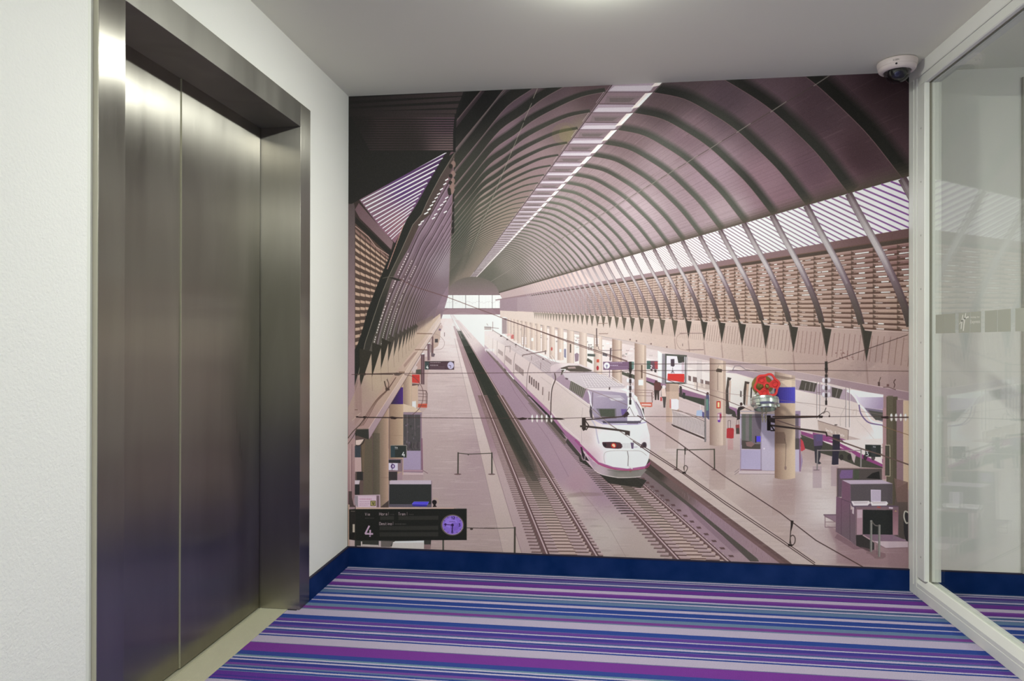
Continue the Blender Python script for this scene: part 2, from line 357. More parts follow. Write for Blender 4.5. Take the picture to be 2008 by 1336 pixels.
def line(p, wd, col, a=1.0, w2=None):
    p = np.asarray(p, float); qs = []
    n = len(p)-1
    for i in range(n):
        d = p[i+1]-p[i]; L = math.hypot(*d)
        if L == 0: continue
        wa = wd if w2 is None else wd+(w2-wd)*i/n; wb = wd if w2 is None else wd+(w2-wd)*(i+1)/n
        m = np.array([-d[1], d[0]])/L; e = d/L*.12*wd
        qs.append([p[i]+m*wa/2-e, p[i+1]+m*wb/2+e, p[i+1]-m*wb/2+e, p[i]-m*wa/2-e])
    if qs: paint(qs, col, a)
def ell(cx, cy, rx, ry, col, a=1.0, n=28):
    t = np.linspace(0, 2*math.pi, n, endpoint=False)
    poly(np.c_[cx+rx*np.cos(t), cy+ry*np.sin(t)], col, a)
def soft(p, col, a, grow, n=4):
    p = np.asarray(p, float); c = p.mean(0)
    for i in range(n):
        s = 1+grow*(1-2*i/(n-1) if n > 1 else 0)
        poly(c+(p-c)*s, col, a/n)
def smooth(p, n=6):
    p = np.asarray(p, float); out = []
    for i in range(len(p)-1):
        a = p[max(i-1, 0)]; b = p[i]; c = p[i+1]; d = p[min(i+2, len(p)-1)]
        for k in range(n):
            t = k/n
            out.append(.5*((2*b)+(-a+c)*t+(2*a-5*b+4*c-d)*t*t+(-a+3*b-3*c+d)*t**3))
    out.append(p[-1]); return np.array(out)
def tile(ox, oy, pts, sc=5.343): return [(ox+x/sc, oy+y/sc) for x, y in pts]
GL = {'V': [[(0, 0), (.5, 1), (1, 0)]], 'i': [[(.5, .35), (.5, 1)], [(.5, .08), (.5, .16)]], 'a': [[(.1, .4), (.8, .38), (.85, 1)], [(.85, .62), (.2, .65), (.12, .95), (.85, .95)]],
      'H': [[(0, 0), (0, 1)], [(1, 0), (1, 1)], [(0, .5), (1, .5)]], 'o': [[(.1, .4), (.9, .4), (.9, .98), (.1, .98), (.1, .4)]], 'r': [[(.15, .38), (.15, 1)], [(.15, .5), (.8, .38)]],
      'T': [[(0, 0), (1, 0)], [(.5, 0), (.5, 1)]], 'e': [[(.9, .95), (.1, .98), (.1, .4), (.9, .4), (.9, .68), (.1, .68)]], 'n': [[(.1, 1), (.1, .38)], [(.1, .42), (.85, .42), (.85, 1)]],
      'D': [[(0, 0), (0, 1), (.7, 1), (1, .7), (1, .3), (.7, 0), (0, 0)]], 's': [[(.9, .4), (.1, .4), (.1, .68), (.9, .7), (.9, .98), (.1, .98)]], 't': [[(.4, .1), (.4, 1), (.8, 1)], [(.1, .38), (.8, .38)]],
      '1': [[(.2, .2), (.6, 0), (.6, 1)]], '2': [[(.05, .15), (.4, 0), (.9, .1), (.9, .4), (.05, 1), (1, 1)]], '3': [[(.05, 0), (.9, 0), (.4, .42), (.9, .55), (.85, .95), (.05, 1)]],
      '4': [[(.6, 0), (0, .65), (1, .65)], [(.72, .4), (.72, 1)]], '6': [[(.8, 0), (.1, .5), (.1, .95), (.85, 1), (.9, .5), (.15, .5)]], '9': [[(.2, 1), (.9, .5), (.9, .05), (.15, 0), (.1, .5), (.85, .5)]],
      '|': [[(.5, 0), (.5, 1)]], 'S': [[(.95, .05), (.1, .05), (.1, .48), (.9, .52), (.9, 1), (.05, 1)]], 'l': [[(.5, 0), (.5, 1)]], 'v': [[(.1, .4), (.5, 1), (.9, .4)]], 'J': [[(.8, 0), (.8, .9), (.1, 1)]], 'u': [[(.1, .4), (.1, 1), (.9, 1), (.9, .4)]]}
def word(s, x, y, h, w, lw, col, a=1.0, sk=0.0, dy=0.0):
    for ch in s:
        for st in GL.get(ch, []):
            line([(x+px*w+sk*(1-py)*h, y+py*h+dy*(px*w)) for px, py in st], lw, col, a)
        x += w*1.35 if ch not in 'il|' else w*.9
        y += dy*w*1.35
def scrawl(x, y, w, h, col, a):          # type too small to read in the photograph
    k = x
    while k < x+w:
        ww = RP.uniform(1, 3.2); rect(k, y, k+ww, y+h, col, a); k += ww+.8
RP = random.Random(7)
VX, VY = 878.0, 604.0
def hall(a, b, d): return (VX+a/d, VY+b/d)
def dk(k): return 1+.1056*k

# --- overall ground tones
rect(600, 100, 1850, 1200, (58, 57, 53))
PAN = field([(1750, 180, (60, 44, 47)), (1690, 300, (76, 56, 60)), (1600, 230, (80, 62, 67)), (1600, 330, (104, 80, 88)), (1640, 360, (112, 86, 92)), (1500, 240, (104, 84, 90)), (1500, 350, (140, 112, 120)), (1540, 400, (135, 106, 114)),
             (1420, 200, (92, 76, 82)), (1340, 170, (88, 74, 76)), (1300, 210, (96, 80, 82)), (1350, 260, (128, 106, 112)), (1400, 330, (155, 132, 140)), (1430, 420, (166, 146, 150)), (1300, 320, (150, 130, 134)), (1230, 270, (122, 102, 104)),
             (1250, 420, (172, 154, 158)), (1180, 350, (150, 130, 132)), (1150, 480, (172, 156, 158)), (1080, 450, (160, 145, 146)), (1060, 520, (165, 150, 150)), (1000, 520, (140, 130, 124)), (980, 555, (118, 112, 104)), (960, 545, (104, 102, 92))], 3)
LPAN = field([(900, 200, (82, 66, 72)), (960, 200, (88, 70, 80)), (1000, 190, (92, 76, 84)), (1080, 180, (96, 80, 84)), (1160, 190, (96, 78, 80)), (1100, 230, (118, 98, 102)), (1140, 260, (125, 112, 100)), (1000, 260, (126, 104, 112)), (930, 300, (122, 98, 106)), (900, 370, (140, 116, 118)),
              (1050, 310, (140, 118, 120)), (1000, 360, (140, 120, 116)), (950, 400, (146, 132, 122)), (900, 440, (150, 138, 128)), (990, 430, (140, 126, 114)), (930, 480, (140, 128, 114)), (890, 520, (136, 124, 112))], 3)
DRK = field([(1700, 200, (33, 32, 28)), (1500, 200, (45, 44, 40)), (1300, 180, (46, 46, 42)), (1500, 330, (58, 58, 52)), (1400, 300, (74, 76, 68)), (1300, 300, (84, 86, 78)), (1400, 430, (92, 94, 84)), (1250, 400, (98, 100, 90)), (1200, 300, (72, 72, 64)),
             (1100, 400, (100, 102, 90)), (1050, 480, (108, 108, 96)), (980, 540, (100, 102, 90)), (900, 220, (40, 40, 38)), (950, 200, (36, 36, 34)), (1050, 200, (46, 46, 42)), (1000, 300, (60, 60, 54)), (930, 350, (62, 64, 56)), (1080, 260, (66, 66, 58)), (960, 420, (88, 88, 76)), (890, 460, (76, 80, 70)), (900, 540, (84, 86, 76))], 3)
# right vault
RIB = smooth([(403, -423), (464, -410), (520, -380), (567, -348), (614, -305), (652, -266), (693, -214), (703, -201)], 5)
TUBE = smooth([(703, -201), (724, -161), (744, -125), (766, -84), (787, -39), (803, 3), (811, 32)], 5)
LARC = smooth([(309, -424), (262, -414), (212, -392), (165, -366), (132, -340), (92, -312), (54, -266), (26, -232), (9, -211)], 4)
LLEG = smooth([(9, -208), (-14, -168), (-33, -134), (-47, -111), (-63, -75), (-79, -41), (-91, -12), (-104, 27), (-112, 60), (-117, 105)], 4)
def nrm(c):
    t = np.gradient(c, axis=0); t /= np.linalg.norm(t, axis=1)[:, None]
    return np.c_[t[:, 1], -t[:, 0]]
RN, LN = nrm(RIB), nrm(LARC)
def at(c, d): return np.c_[VX+c[:, 0]/d, VY+c[:, 1]/d]
poly([hall(403, -423, .6), hall(403, -423, 6.9), (950, 552), (977, 574), hall(703, -201, .72), (1900, 60)], PAN)
# fine board joints of the panels run towards the far end
for i in range(46):
    c = RIB[min(int(i/46*len(RIB)), len(RIB)-1)]+RP.uniform(-4, 4)
    a = hall(c[0], c[1], .62); b = hall(c[0], c[1], 2.4)
    line([a, b], .9, (60, 45, 46), .11)
for i in range(500):
    c = RIB[RP.randrange(len(RIB))]+RP.uniform(-5, 5); d = RP.uniform(.66, 2.2)
    line([hall(c[0], c[1], d), hall(c[0], c[1], d+.05)], RP.uniform(.8, 2.2), RP.choice([(50, 38, 38), (190, 160, 165)]), .07)
line([hall(575, -350, .62), hall(575, -350, 3.2)], 3.0, (84, 76, 68), .35, 1.0); line([hall(575, -350, .62), hall(575, -350, 3.2)], 1.5, (80, 70, 64), .6, .6)
line([hall(575, -350, 3), hall(575, -350, 7)], .8, (170, 160, 150), .6)
for k in range(60, -4, -1):
    d = dk(k)
    th = 16.8/d**.85
    lo = at(RIB, d)
    for j, (f, al) in enumerate(((1.45, .16), (1.3, .2), (1.18, .25), (1.05, .35), (.92, .5), (.8, .85))):
        up = at(RIB-RN*0+(RN*(-1) if RN[10, 1] > 0 else RN)*th*f, d)
        poly(np.r_[lo, up[::-1]], DRK, al if k < 22 else al*max(.35, 1-(k-22)*.03))
    if k < 26:
        line(lo, 1.1/d, (150, 118, 118), .6)
        line([hall(566, -344, d), hall(585, -357, d*.985)], 1.6/d, (150, 142, 132), .7)
# eave shadow
for j, (w_, al) in enumerate(((24, .16), (17, .2), (11, .3), (6, .35), (3, .5))):
    poly([hall(703, -201, .7), hall(703, -201, 8), hall(703-4, -201-w_, 8), hall(703-4, -201-w_, .7)], (86, 78, 66), al)
# left vault
poly([hall(309, -424, .6), hall(309, -424, 7.2), (915, 548), (879, 570), hall(9, -211, .5), (905, 100)], LPAN)
LS = LN if LN[8, 1] < 0 else -LN
for k in range(56, -9, -1):
    d = dk(k)
    t = np.linspace(0, 1, len(LARC))[:, None]
    w_ = np.where(t < .5, 7.5+t*13, 14-(t-.5)*5)/d**.85*(1 if k > 0 else 1-.035*k)
    lo = at(LARC, d)
    for f, al in ((1.2, .25), (1.08, .35), (.95, .9)):
        up = at(LARC+LS*w_*f, d); poly(np.r_[lo, up[::-1]], DRK, al if k < 20 else al*max(.3, 1-(k-20)*.03))
    line(lo, 1.0/d+.2, (160, 138, 134), .5 if k < 20 else .25)
for k in range(24, -4, -1):
    d = dk(k); line([hall(150, -368, d), hall(163, -398, d*.99)], 1.2/d, (150, 145, 130), .8)
line([(891, 300), (970, 200), (992, 176)], .9, (120, 120, 108), .8)
ell(1108, 262, 26, 22, (150, 150, 70), .10); ell(1110, 262, 14, 16, (150, 150, 70), .14)
# skylight strip
for k in range(70, -2, -1):
    d0, d1 = dk(k), dk(k+1)
    def S(f, v): d = d0+(d1-d0)*v; return hall(309+f*94, -424, d)
    far = min(k/40, 1)
    poly([S(0, 0), S(1, 0), S(1, 1), S(0, 1)], (136+50*far, 116+64*far, 122+54*far))
    poly([S(.1, .18), S(.84, .18), S(.76, .54), S(.16, .54)], (104, 96, 92), .3*(1-far)); poly([S(.18, .27), S(.74, .27), S(.68, .47), S(.26, .47)], (88, 84, 78), .42*(1-far))
    poly([S(.05, .58), S(.9, .58), S(.9, .99), S(.02, .99)], (164, 148, 158))
    poly([S(.1, .75), S(.9, .72), S(.92, .95), S(.06, .95)], (200, 194, 198), .8)
    line([S(.06, .56), S(.86, .57), S(.88, .72)], .9/d0+.2, (70, 50, 50), .9)
    line([S(0, 0), S(1, 0)], 1.2/d0, (58, 44, 44), .9*(1-far*.6))
    poly([S(.86, .06), S(1.0, .02), S(1.0, .72), S(.86, .80)], (222, 214, 206))
    poly([S(.93, .06), S(1.0, .02), S(1.0, .62), S(.93, .66)], (246, 244, 242))
    line([S(-.03, 0), S(-.03, .5)], 1.0/d0, (205, 190, 190), .6)
line([hall(312, -424, .8), hall(312, -424, 6)], 2.0, (70, 58, 54), .9, .6)
line([hall(405, -424, .8), hall(405, -424, 7)], 1.0, (120, 104, 106), .7)
# far end of the hall
a_ = np.linspace(math.pi, 0, 24)
poly(list(np.c_[928+51*np.cos(a_), 579-36*np.sin(a_)]), grad((928, 545), (112, 106, 98), (928, 580), (136, 118, 120)))
rect(862, 579, 990, 606, (240, 240, 238))
for x in (888, 913.3, 939.5, 965.3): line([(x, 579), (x, 606)], .9, (90, 76, 76))
for x in np.arange(869, 987, 6.4): line([(x, 580), (x, 605)], .4, (190, 188, 186), .7)
for x in np.arange(870, 986, 2.6): ell(x, 593+RP.uniform(-2, 2), .6, .5, (120, 110, 108), .6)
rect(862, 605, 992, 617, (146, 120, 126)); line([(862, 605.5), (992, 605.5)], 1, (110, 84, 84))
rect(700, 617, 1010, 760, (236, 230, 228))
A_, B_, C_, D_ = (lambda p: tile(670, 400, p)), (lambda p: tile(670, 630, p)), (lambda p: tile(670, 860, p)), (lambda p: tile(950, 620, p))
E_, F_, G_, H_ = (lambda p: tile(950, 860, p)), (lambda p: tile(1230, 620, p)), (lambda p: tile(1230, 860, p)), (lambda p: tile(1500, 620, p))
J_ = lambda p: tile(1500, 860, p, 5.14)  # noqa
def wedge(m0, m1, y0, y1, col, a=1.0):
    poly([(VX+m0*(y0-VY), y0), (VX+m1*(y0-VY), y0), (VX+m1*(y1-VY), y1), (VX+m0*(y1-VY), y1)], col, a)
def blotch(n, xr, yr, cols, a, sx=(4, 30), sy=(.6, 2.5), inside=None):
    for _ in range(n):
        x, y = RP.uniform(*xr), RP.uniform(*yr)
        if inside and not inside(x, y): continue
        ell(x, y, RP.uniform(*sx), RP.uniform(*sy), RP.choice(cols), a, 12)
# ---- right wall: light louvres, beam, shutters, concrete
NR = .62
poly([hall(703, -201, NR), hall(747, -127, NR), hall(747, -127, 7), hall(703, -201, 7)], field([(1780, 400, (226, 225, 222)), (1500, 460, (238, 238, 236)), (1250, 520, (226, 220, 216)), (1150, 540, (206, 188, 182)), (1080, 555, (198, 176, 170)), (1000, 575, (180, 160, 158))], 3))
SLC = field([(1780, 400, (122, 66, 140)), (1650, 430, (130, 90, 128)), (1500, 460, (140, 118, 132)), (1250, 520, (170, 158, 160))], 3)
k = -5.0
while k < 16:
    d = dk(k); b = dk(k-.9)
    line([hall(703, -201, d), hall(747, -127, b)], 2.7/d**1.15, SLC, .9 if k < 8 else .6)
    k += .168
poly([hall(747, -129, NR), hall(752, -114, NR), hall(752, -114, 8), hall(747, -129, 8)], field([(1780, 455, (112, 86, 84)), (1500, 500, (138, 112, 112)), (1250, 545, (150, 128, 130))], 3))
LB = field([(1780, 560, (104, 80, 70)), (1500, 570, (124, 98, 84)), (1250, 590, (140, 116, 106)), (1100, 600, (152, 130, 130)), (1000, 600, (156, 136, 142))], 3)
poly([hall(818, -126, NR), hall(818, 44, NR), hall(818, 44, 8), hall(818, -126, 8)], LB)
LL = field([(1780, 480, (140, 106, 102)), (1780, 600, (176, 150, 134)), (1500, 520, (172, 144, 134)), (1500, 610, (190, 166, 148)), (1250, 570, (188, 166, 152)), (1100, 600, (178, 158, 158)), (1000, 605, (168, 150, 154))], 3)
NB = 16
for r in range(NB):
    b0 = -116+r*(158/NB)
    poly([hall(818, b0, NR), hall(818, b0+6.4, NR), hall(818, b0+6.4, 6), hall(818, b0, 6)], LL); poly([hall(818, b0, NR), hall(818, b0+2.2, NR), hall(818, b0+2.2, 3), hall(818, b0, 3)], (214, 192, 176), .3)
    line([hall(818, b0+6.2, NR), hall(818, b0+6.2, 3)], 1.2, (74, 56, 48), .6, .4)
poly([hall(818, -124, NR), hall(818, -117, NR), hall(818, -117, 5), hall(818, -124, 5)], (78, 70, 62), .8)
j = -1.68
while j < 26:
    d = dk(j)
    line([hall(818, -120, d), hall(818, 40, d)], 1.0/d, (96, 78, 66), .6)
    if j < 9:
        for r in range(NB):
            b0 = -116+r*(158/NB)
            poly([hall(818, b0+1, d), hall(818, b0+8, d), hall(818, b0+3, d*.994-.004), hall(818, b0+5, d-.012)], (74, 60, 50), .6)
            n = 3 if (r < 9 or r > 13) else 1
            if r in (0,): n = 2
            for _ in range(n):
                if RP.random() < .75:
                    e0 = d-RP.uniform(.004, .03); e1 = e0-RP.uniform(.006, .020)
                    line([hall(818, b0+7.4, e0), hall(818, b0+7.4, e1)], RP.uniform(1.2, 2.6)/d**1.3, (246, 240, 234), .95 if r < 9 else .7)
    elif j < 20:
        for r in range(0, NB, 1):
            if RP.random() < .6: line([hall(818, -108+r*9.9, d), hall(818, -108+r*9.9, d-.02)], 1.1/d, (235, 225, 218), .6)
    j += .5
CON = field([(1780, 700, (176, 152, 142)), (1600, 690, (184, 160, 150)), (1500, 680, (192, 172, 160)), (1350, 665, (200, 180, 168)), (1150, 635, (206, 189, 178)), (1000, 622, (210, 195, 184)), (1780, 760, (166, 142, 138))], 3)
poly([hall(822, 42, NR), (VX+1000, VY+184), hall(822, 151, 8.0), hall(822, 42, 8)], CON)
line([hall(822, 43, NR), hall(822, 43, 6)], 1.4, (214, 196, 184), .7)
for i in range(900):
    d = RP.uniform(.8, 3); x, y = hall(822, RP.uniform(48, 148), d); ell(x, y, RP.uniform(.4, 5)/d, RP.uniform(.3, 1.6)/d, RP.choice([(120, 96, 88), (225, 210, 198), (140, 118, 108)]), .10, 8)
m = -2.0
while m < 14:
    d = dk(m); fr = (m-math.floor(m))
    if .12 < fr < .96 or True:
        line([hall(830, 54, d), hall(834, 106, d*1.012)], 1.1/d, (128, 98, 88), .75 if m < 6 else .4)
    m += 1/7.6
for k in range(-2, 9):
    d = dk(k); line([hall(820, 100, d), hall(824, 150, d)], 1.4/d, (140, 112, 104), .6)
    line([hall(820, 112, d*1.0), hall(824, 150, d*1.0)], 5/d, (150, 124, 116), .25)
for i in range(26):
    x, y = hall(824, RP.uniform(88, 106), RP.uniform(1.03, 1.09)); ell(x, y, 1.1, 1.4, (126, 88, 84), .6, 8)
# ledge
poly([(VX+1000, VY+182), (VX+1000, VY+202), (985, 629), (985, 625.5)], field([(1780, 775, (160, 134, 140)), (1500, 725, (184, 164, 164)), (1200, 665, (200, 184, 178))], 3))
line([(VX+1000, VY+182), (985, 625)], 1.2, (206, 188, 184), .8); line([(VX+1000, VY+202), (985, 629)], 1.2, (112, 88, 88), .8)
for k in range(36, -4, -1):
    d = dk(k); fade = 1 if k < 12 else max(.45, 1-(k-12)*.025)
    poly([hall(818, 44, d), hall(832, 46, d), hall(821, 104, d), hall(806, 20, d)], (72, 68, 60) if k < 8 else (100, 92, 80), fade)
    c = at(TUBE, d); n_ = nrm(TUBE)
    if n_[5, 0] < 0: n_ = -n_
    w_ = 13.0/d**1.25; hw = w_/2
    y0_, y1_ = c[0][1], c[-1][1]; fr_ = min(max((k-6)/16, 0), 1)
    def TC(x, y, y0_=y0_, y1_=y1_, fr_=fr_):
        t = np.clip((y-y0_)/(y1_-y0_), 0, 1)[..., None]
        v = np.stack([np.interp(t[..., 0], (0, .06, .3, .45, .62, .82, 1), q_) for q_ in ((96, 132, 178, 182, 132, 102, 84), (80, 118, 171, 174, 114, 90, 76), (82, 120, 170, 174, 120, 86, 68))], -1)
        return v*(1-fr_)+np.array((172, 158, 160))*fr_
    poly(np.r_[c-n_*hw, (c+n_*hw)[::-1]], TC, fade)
    poly(np.r_[(c-n_*hw*.35)[:20], (c+n_*hw*.25)[:20][::-1]], (206, 203, 198), .22*fade)
    if k < 14:
        poly(np.r_[c+n_*hw*.45, (c+n_*hw)[::-1]], (88, 68, 76), .32); line(c+n_*hw*.9, 1.1/d, (84, 62, 72), .5); line(c-n_*hw*.92, .9/d, (92, 74, 78), .5)
        line([c[-1]+(-hw*.2, -2), hall(821, 103, d)], 3.0/d, (96, 84, 76), .9, .8)
# ---- left wall
PLC = field([(880, 330, (112, 88, 92)), (870, 400, (132, 108, 122)), (850, 450, (140, 118, 130)), (870, 520, (158, 146, 152)), (830, 560, (132, 112, 118)), (870, 590, (146, 124, 134)), (800, 600, (112, 98, 94)), (760, 660, (92, 88, 78)), (820, 640, (112, 96, 94)), (850, 620, (130, 108, 114)), (830, 480, (128, 108, 118)), (790, 540, (120, 100, 104))], 3)
rect(683, 190, 697, 1075, grad((683, 380), (92, 82, 80), (683, 700), (168, 142, 146)))
poly(tile(670, 400, [(140, -600), (1180, -600), (1180, 300), (140, 1500)]), (54, 52, 48))
# shutters on the far left
poly(A_([(140, 200), (500, 540), (430, 720), (300, 1060), (160, 1500), (140, 1600)]), (92, 76, 68))
for i, yl in enumerate((262, 320, 392, 462, 540, 615, 692, 772, 848, 925, 1005, 1080, 1152, 1225, 1300, 1375, 1450)):
    x0, y0 = 697, 400+yl/5.343
    dx, dy = VX-x0, VY-y0
    s = .48
    for q in range(9):
        u0, u1 = q*.055, q*.055+.052
        e = lambda u, o: (x0+dx*u, y0+dy*u+o)  # noqa
        h0 = 8.2*(1-u0)
        poly([e(u0, 0), e(u1, 1.2), e(u1, h0*.85), e(u0, h0*.72)], (196, 168, 146) if i else (150, 120, 110), .95)
        line([e(u1, -3), e(u1, h0*.9)], 1.0, (86, 66, 58), .9)
    line([e(0, 7), e(.5, 4)], .8, (110, 86, 74), .6)
poly(A_([(140, 40), (60, -300), (200, -40), (560, 400), (520, 500), (140, 130)]), (70, 60, 56))
poly(A_([(140, 60), (180, -10), (540, 400), (520, 480), (190, 150)]), grad((700, 405), (124, 98, 104), (770, 480), (146, 120, 124)), .85)
line(A_([(145, 235), (280, 345), (360, 450), (495, 540)]), 1.6, (196, 162, 150), .9)
# light louvres top left
poly(tile(670, 170, [(170, 1165), (1095, 690), (1060, 740), (560, 1640), (420, 1500)]), field([(790, 370, (100, 70, 120)), (720, 400, (136, 108, 120)), (780, 440, (150, 110, 120)), (850, 320, (88, 60, 100))], 2))
STR = [((172, 1165), (1095, 688), 13), ((205, 1195), (1058, 748), 9), ((228, 1222), (1015, 815), 9.5), ((250, 1255), (976, 878), 12), ((275, 1288), (936, 943), 11), ((300, 1322), (897, 1007), 10), ((330, 1358), (865, 1066), 10), ((356, 1392), (832, 1118), 9),
       ((380, 1425), (805, 1165), 9), ((405, 1455), (775, 1218), 9), ((430, 1485), (752, 1265), 8), ((455, 1515), (728, 1308), 8), ((480, 1545), (705, 1360), 7), ((505, 1575), (690, 1410), 7), ((520, 1600), (665, 1465), 6)]
for a0, b0, w_ in STR:
    line(tile(670, 170, [a0, b0]), w_/5.343*1.9, (120, 84, 130), .45)
    line(tile(670, 170, [a0, b0]), w_/5.343*1.25, (236, 236, 234), .97)
# legs of the vault, far to near
poly([hall(9, -211, .66), hall(9, -211, 9), (864, 632), (776, 700), (704, 760), (716, 640), (745, 560), (810, 430), (830, 400)], PLC)
for k in range(34, -3, -1):
    d = dk(k); c = at(LLEG, d)
    line(c+(.9/d, 0), 1.6/d, (76, 62, 64), .9 if k < 8 else .5)
    line(c+(3.2/d, 0), 2.2/d, (160, 142, 154), .5 if k < 8 else .3)
    if k < 7: line(c[3:20]-(2.6/d, 0), 1.8/d, (96, 80, 88), .5)
for (k, off, lo_, hi_) in ((-3, 20, 12, 60), (-2, 16, 4, 58), (-1, 14, 2, 56)):
    pts = smooth(LLEG, 5); d = dk(k)
    c = np.c_[VX+pts[:, 0]/d+off/d*.55, VY+pts[:, 1]/d]
    for i in range(int(len(c)*.45), len(c)-14, 2):
        if RP.random() < .85: line([c[i], c[i]+(c[i+1]-c[i])*1.1], 1.7 if k == -3 else 1.2, (236, 228, 224), .9)
big = np.array(tile(670, 170, [(1180, 690), (1060, 760), (1000, 880), (930, 1000), (860, 1110), (790, 1230), (720, 1336)])+A_([(690, 150), (560, 420), (480, 600), (370, 860), (270, 1130), (215, 1336)])+B_([(170, 240), (138, 300), (138, 690)]))
inn = np.array(tile(670, 170, [(1180, 700), (1120, 800), (1040, 930), (960, 1080), (890, 1220), (840, 1336)])+A_([(745, 220), (620, 500), (490, 770), (400, 1000), (300, 1300)])+B_([(250, 220), (180, 540), (150, 680)]))
inn2 = np.array(tile(670, 170, [(1190, 700), (1170, 830), (1090, 1000), (1000, 1180), (930, 1336)])+A_([(830, 190), (700, 470), (600, 640), (520, 820), (450, 1050), (360, 1336)])+B_([(330, 190), (240, 470), (205, 690)]))
poly(np.r_[inn, inn2[::-1]], field([(860, 350, (88, 76, 72)), (800, 440, (88, 76, 70)), (770, 530, (80, 76, 68)), (735, 620, (60, 60, 54)), (720, 700, (66, 64, 58))], 3))
poly(np.r_[big, inn[::-1]], (52, 52, 48))
line(inn, 1.2, (140, 132, 118), .85)
SL = tile(670, 170, [(1100, 975), (1080, 1020), (1045, 1075), (1015, 1125), (990, 1165), (965, 1205), (940, 1245), (915, 1290), (890, 1325)])+A_([(940, 15), (915, 55), (880, 100), (845, 185), (820, 215)])+tile(670, 170, [(1100, 1165), (1080, 1205), (1045, 1240), (1020, 1285)])+A_([(985, 110), (962, 150), (1085, 85)])
for x, y in SL: line([(x-2.6, y+1.6), (x+3, y-1.8)], 2.3, (238, 232, 236), .95)
for i in range(17):
    u = i/16; line([(792-30*u, 440+82*u), (789.4-30*u, 446+82*u)], 1.5, (196, 150, 136), .8)
# slatted soffit, top left
poly([(683, 185), (916, 170), (893, 235), (891, 297), (872, 300), (690, 400), (683, 400)], (50, 49, 46))
for y0, y1, h_ in ((138, 55, 9), (200, 108, 9), (250, 180, 10), (278, 242, 8), (300, 290, 7)):
    poly(tile(670, 170, [(80, y0-18), (1300-y1*.4, y1-2), (1296-y1*.4, y1+38), (80, y0+12)]), grad((690, 200), (56, 52, 50), (880, 200), (82, 70, 70)), .8)
for i in range(14):
    y = 330+i*25.5; x1 = 1215-min(i, 5)*9
    poly(tile(670, 170, [(110+i*14, y-10), (x1, y-10+(5-i)*.5), (x1, y+5), (110+i*14, y+6)]), field([(700, 240, (54, 50, 48)), (760, 240, (74, 62, 62)), (880, 240, (104, 80, 92)), (800, 290, (64, 56, 54)), (880, 285, (120, 100, 100))], 3), .85)
line([(913, 176), (900, 210), (893, 236), (891, 262), (891, 298)], 5, (44, 44, 42), .9)
for i in range(12):     # shackles along the eave
    y = 322+i*22*.86**i; d = 211/max(604-y, 20)
    if y < 560: ell(889-i*.4, y, 3.4/max(d, .7), 5/max(d, .7), (148, 122, 112), .9); ell(884-i*.3, y+4, 3/max(d, .7), 3.4/max(d, .7), (54, 52, 46), .9)
line([(890, 310), (886, 420), (880, 570)], 2.0, (150, 124, 118), .5, .8)
# concrete upstand, left
LC = field([(700, 760, (172, 150, 136)), (740, 740, (188, 168, 146)), (780, 700, (190, 170, 150)), (840, 645, (196, 174, 154)), (720, 820, (176, 150, 140)), (690, 850, (170, 144, 142))], 3)
poly([(696, 770), (702, 752), hall(-116, 88, .66), hall(-116, 88, 8), (866, 634), (702, 840), (683, 862), (683, 800)], LC)
for k in range(26, -4, -1):
    d = dk(k)
    tip = hall(-117, 107, d); a0 = hall(-104, 64, dk(k+.5)); a1 = hall(-108, 50, dk(k-.55))
    if k < 8: poly([a0, tip, (tip[0]-.6, tip[1]), a1], (64, 61, 53) if k < 0 else (82, 76, 68), 1 if k < 1 else .85)
    else: poly([a0, tip, a1], (128, 110, 104), .6)
    ap = hall(-110, 66, dk(k+.5)); nx = hall(-117, 106, dk(k+1))
    poly([ap, tip, nx], LC, 1)
    if k < 8: line([(tip[0], tip[1]), (tip[0]+1, tip[1]+22/d)], .7, (140, 116, 104), .6)
poly(B_([(135, 690), (170, 560), (195, 620), (215, 720), (215, 1000), (140, 1100)]), (166, 138, 130), .8)
for x in (150, 165, 182, 198): line(B_([(x, 700), (x+8, 960)]), .6, (130, 104, 96), .5)
# ---- below the ledges: bright distance, floors
poly([(864, 632), (990, 622), (1100, 660), (1300, 700), (1100, 760), (905, 700)], (240, 232, 228))
PF = field([(890, 680, (224, 212, 208)), (860, 740, (204, 186, 182)), (900, 800, (198, 179, 176)), (880, 900, (190, 170, 166)), (920, 960, (182, 160, 159)), (890, 1040, (188, 168, 161)), (960, 1070, (184, 164, 157)), (940, 900, (178, 155, 156))], 3)
poly([(866, 625), (888, 625), (VX+.226*90, VY+90), (VX+.226*500, VY+500), (700, 1105), (700, 900), (820, 690)], PF)
wedge(.226, .302, 640, 1110, field([(900, 680, (222, 208, 204)), (930, 800, (206, 190, 184)), (960, 950, (200, 182, 174)), (1000, 1070, (196, 178, 168))], 3))
wedge(.302, .40, 640, 1110, field([(910, 700, (170, 144, 146)), (950, 830, (164, 136, 142)), (1000, 950, (190, 168, 166)), (1040, 1080, (186, 164, 160))], 3))
for i in range(260):
    y = 650+RP.random()**.8*440; x = RP.uniform(845, VX+.22*(y-VY)) if y < 960 else RP.uniform(845, VX+.22*(y-VY))
    ell(x, y, RP.uniform(5, 26), RP.uniform(.5, 1.6), RP.choice([(228, 218, 214), (160, 134, 136), (236, 226, 220), (176, 150, 150)]), .12, 12)
line([(VX+.226*60, VY+60), (VX+.226*500, VY+500)], .9, (160, 140, 136), .6); line([(VX+.302*60, VY+60), (VX+.302*500, VY+500)], 1.2, (150, 124, 124), .6)
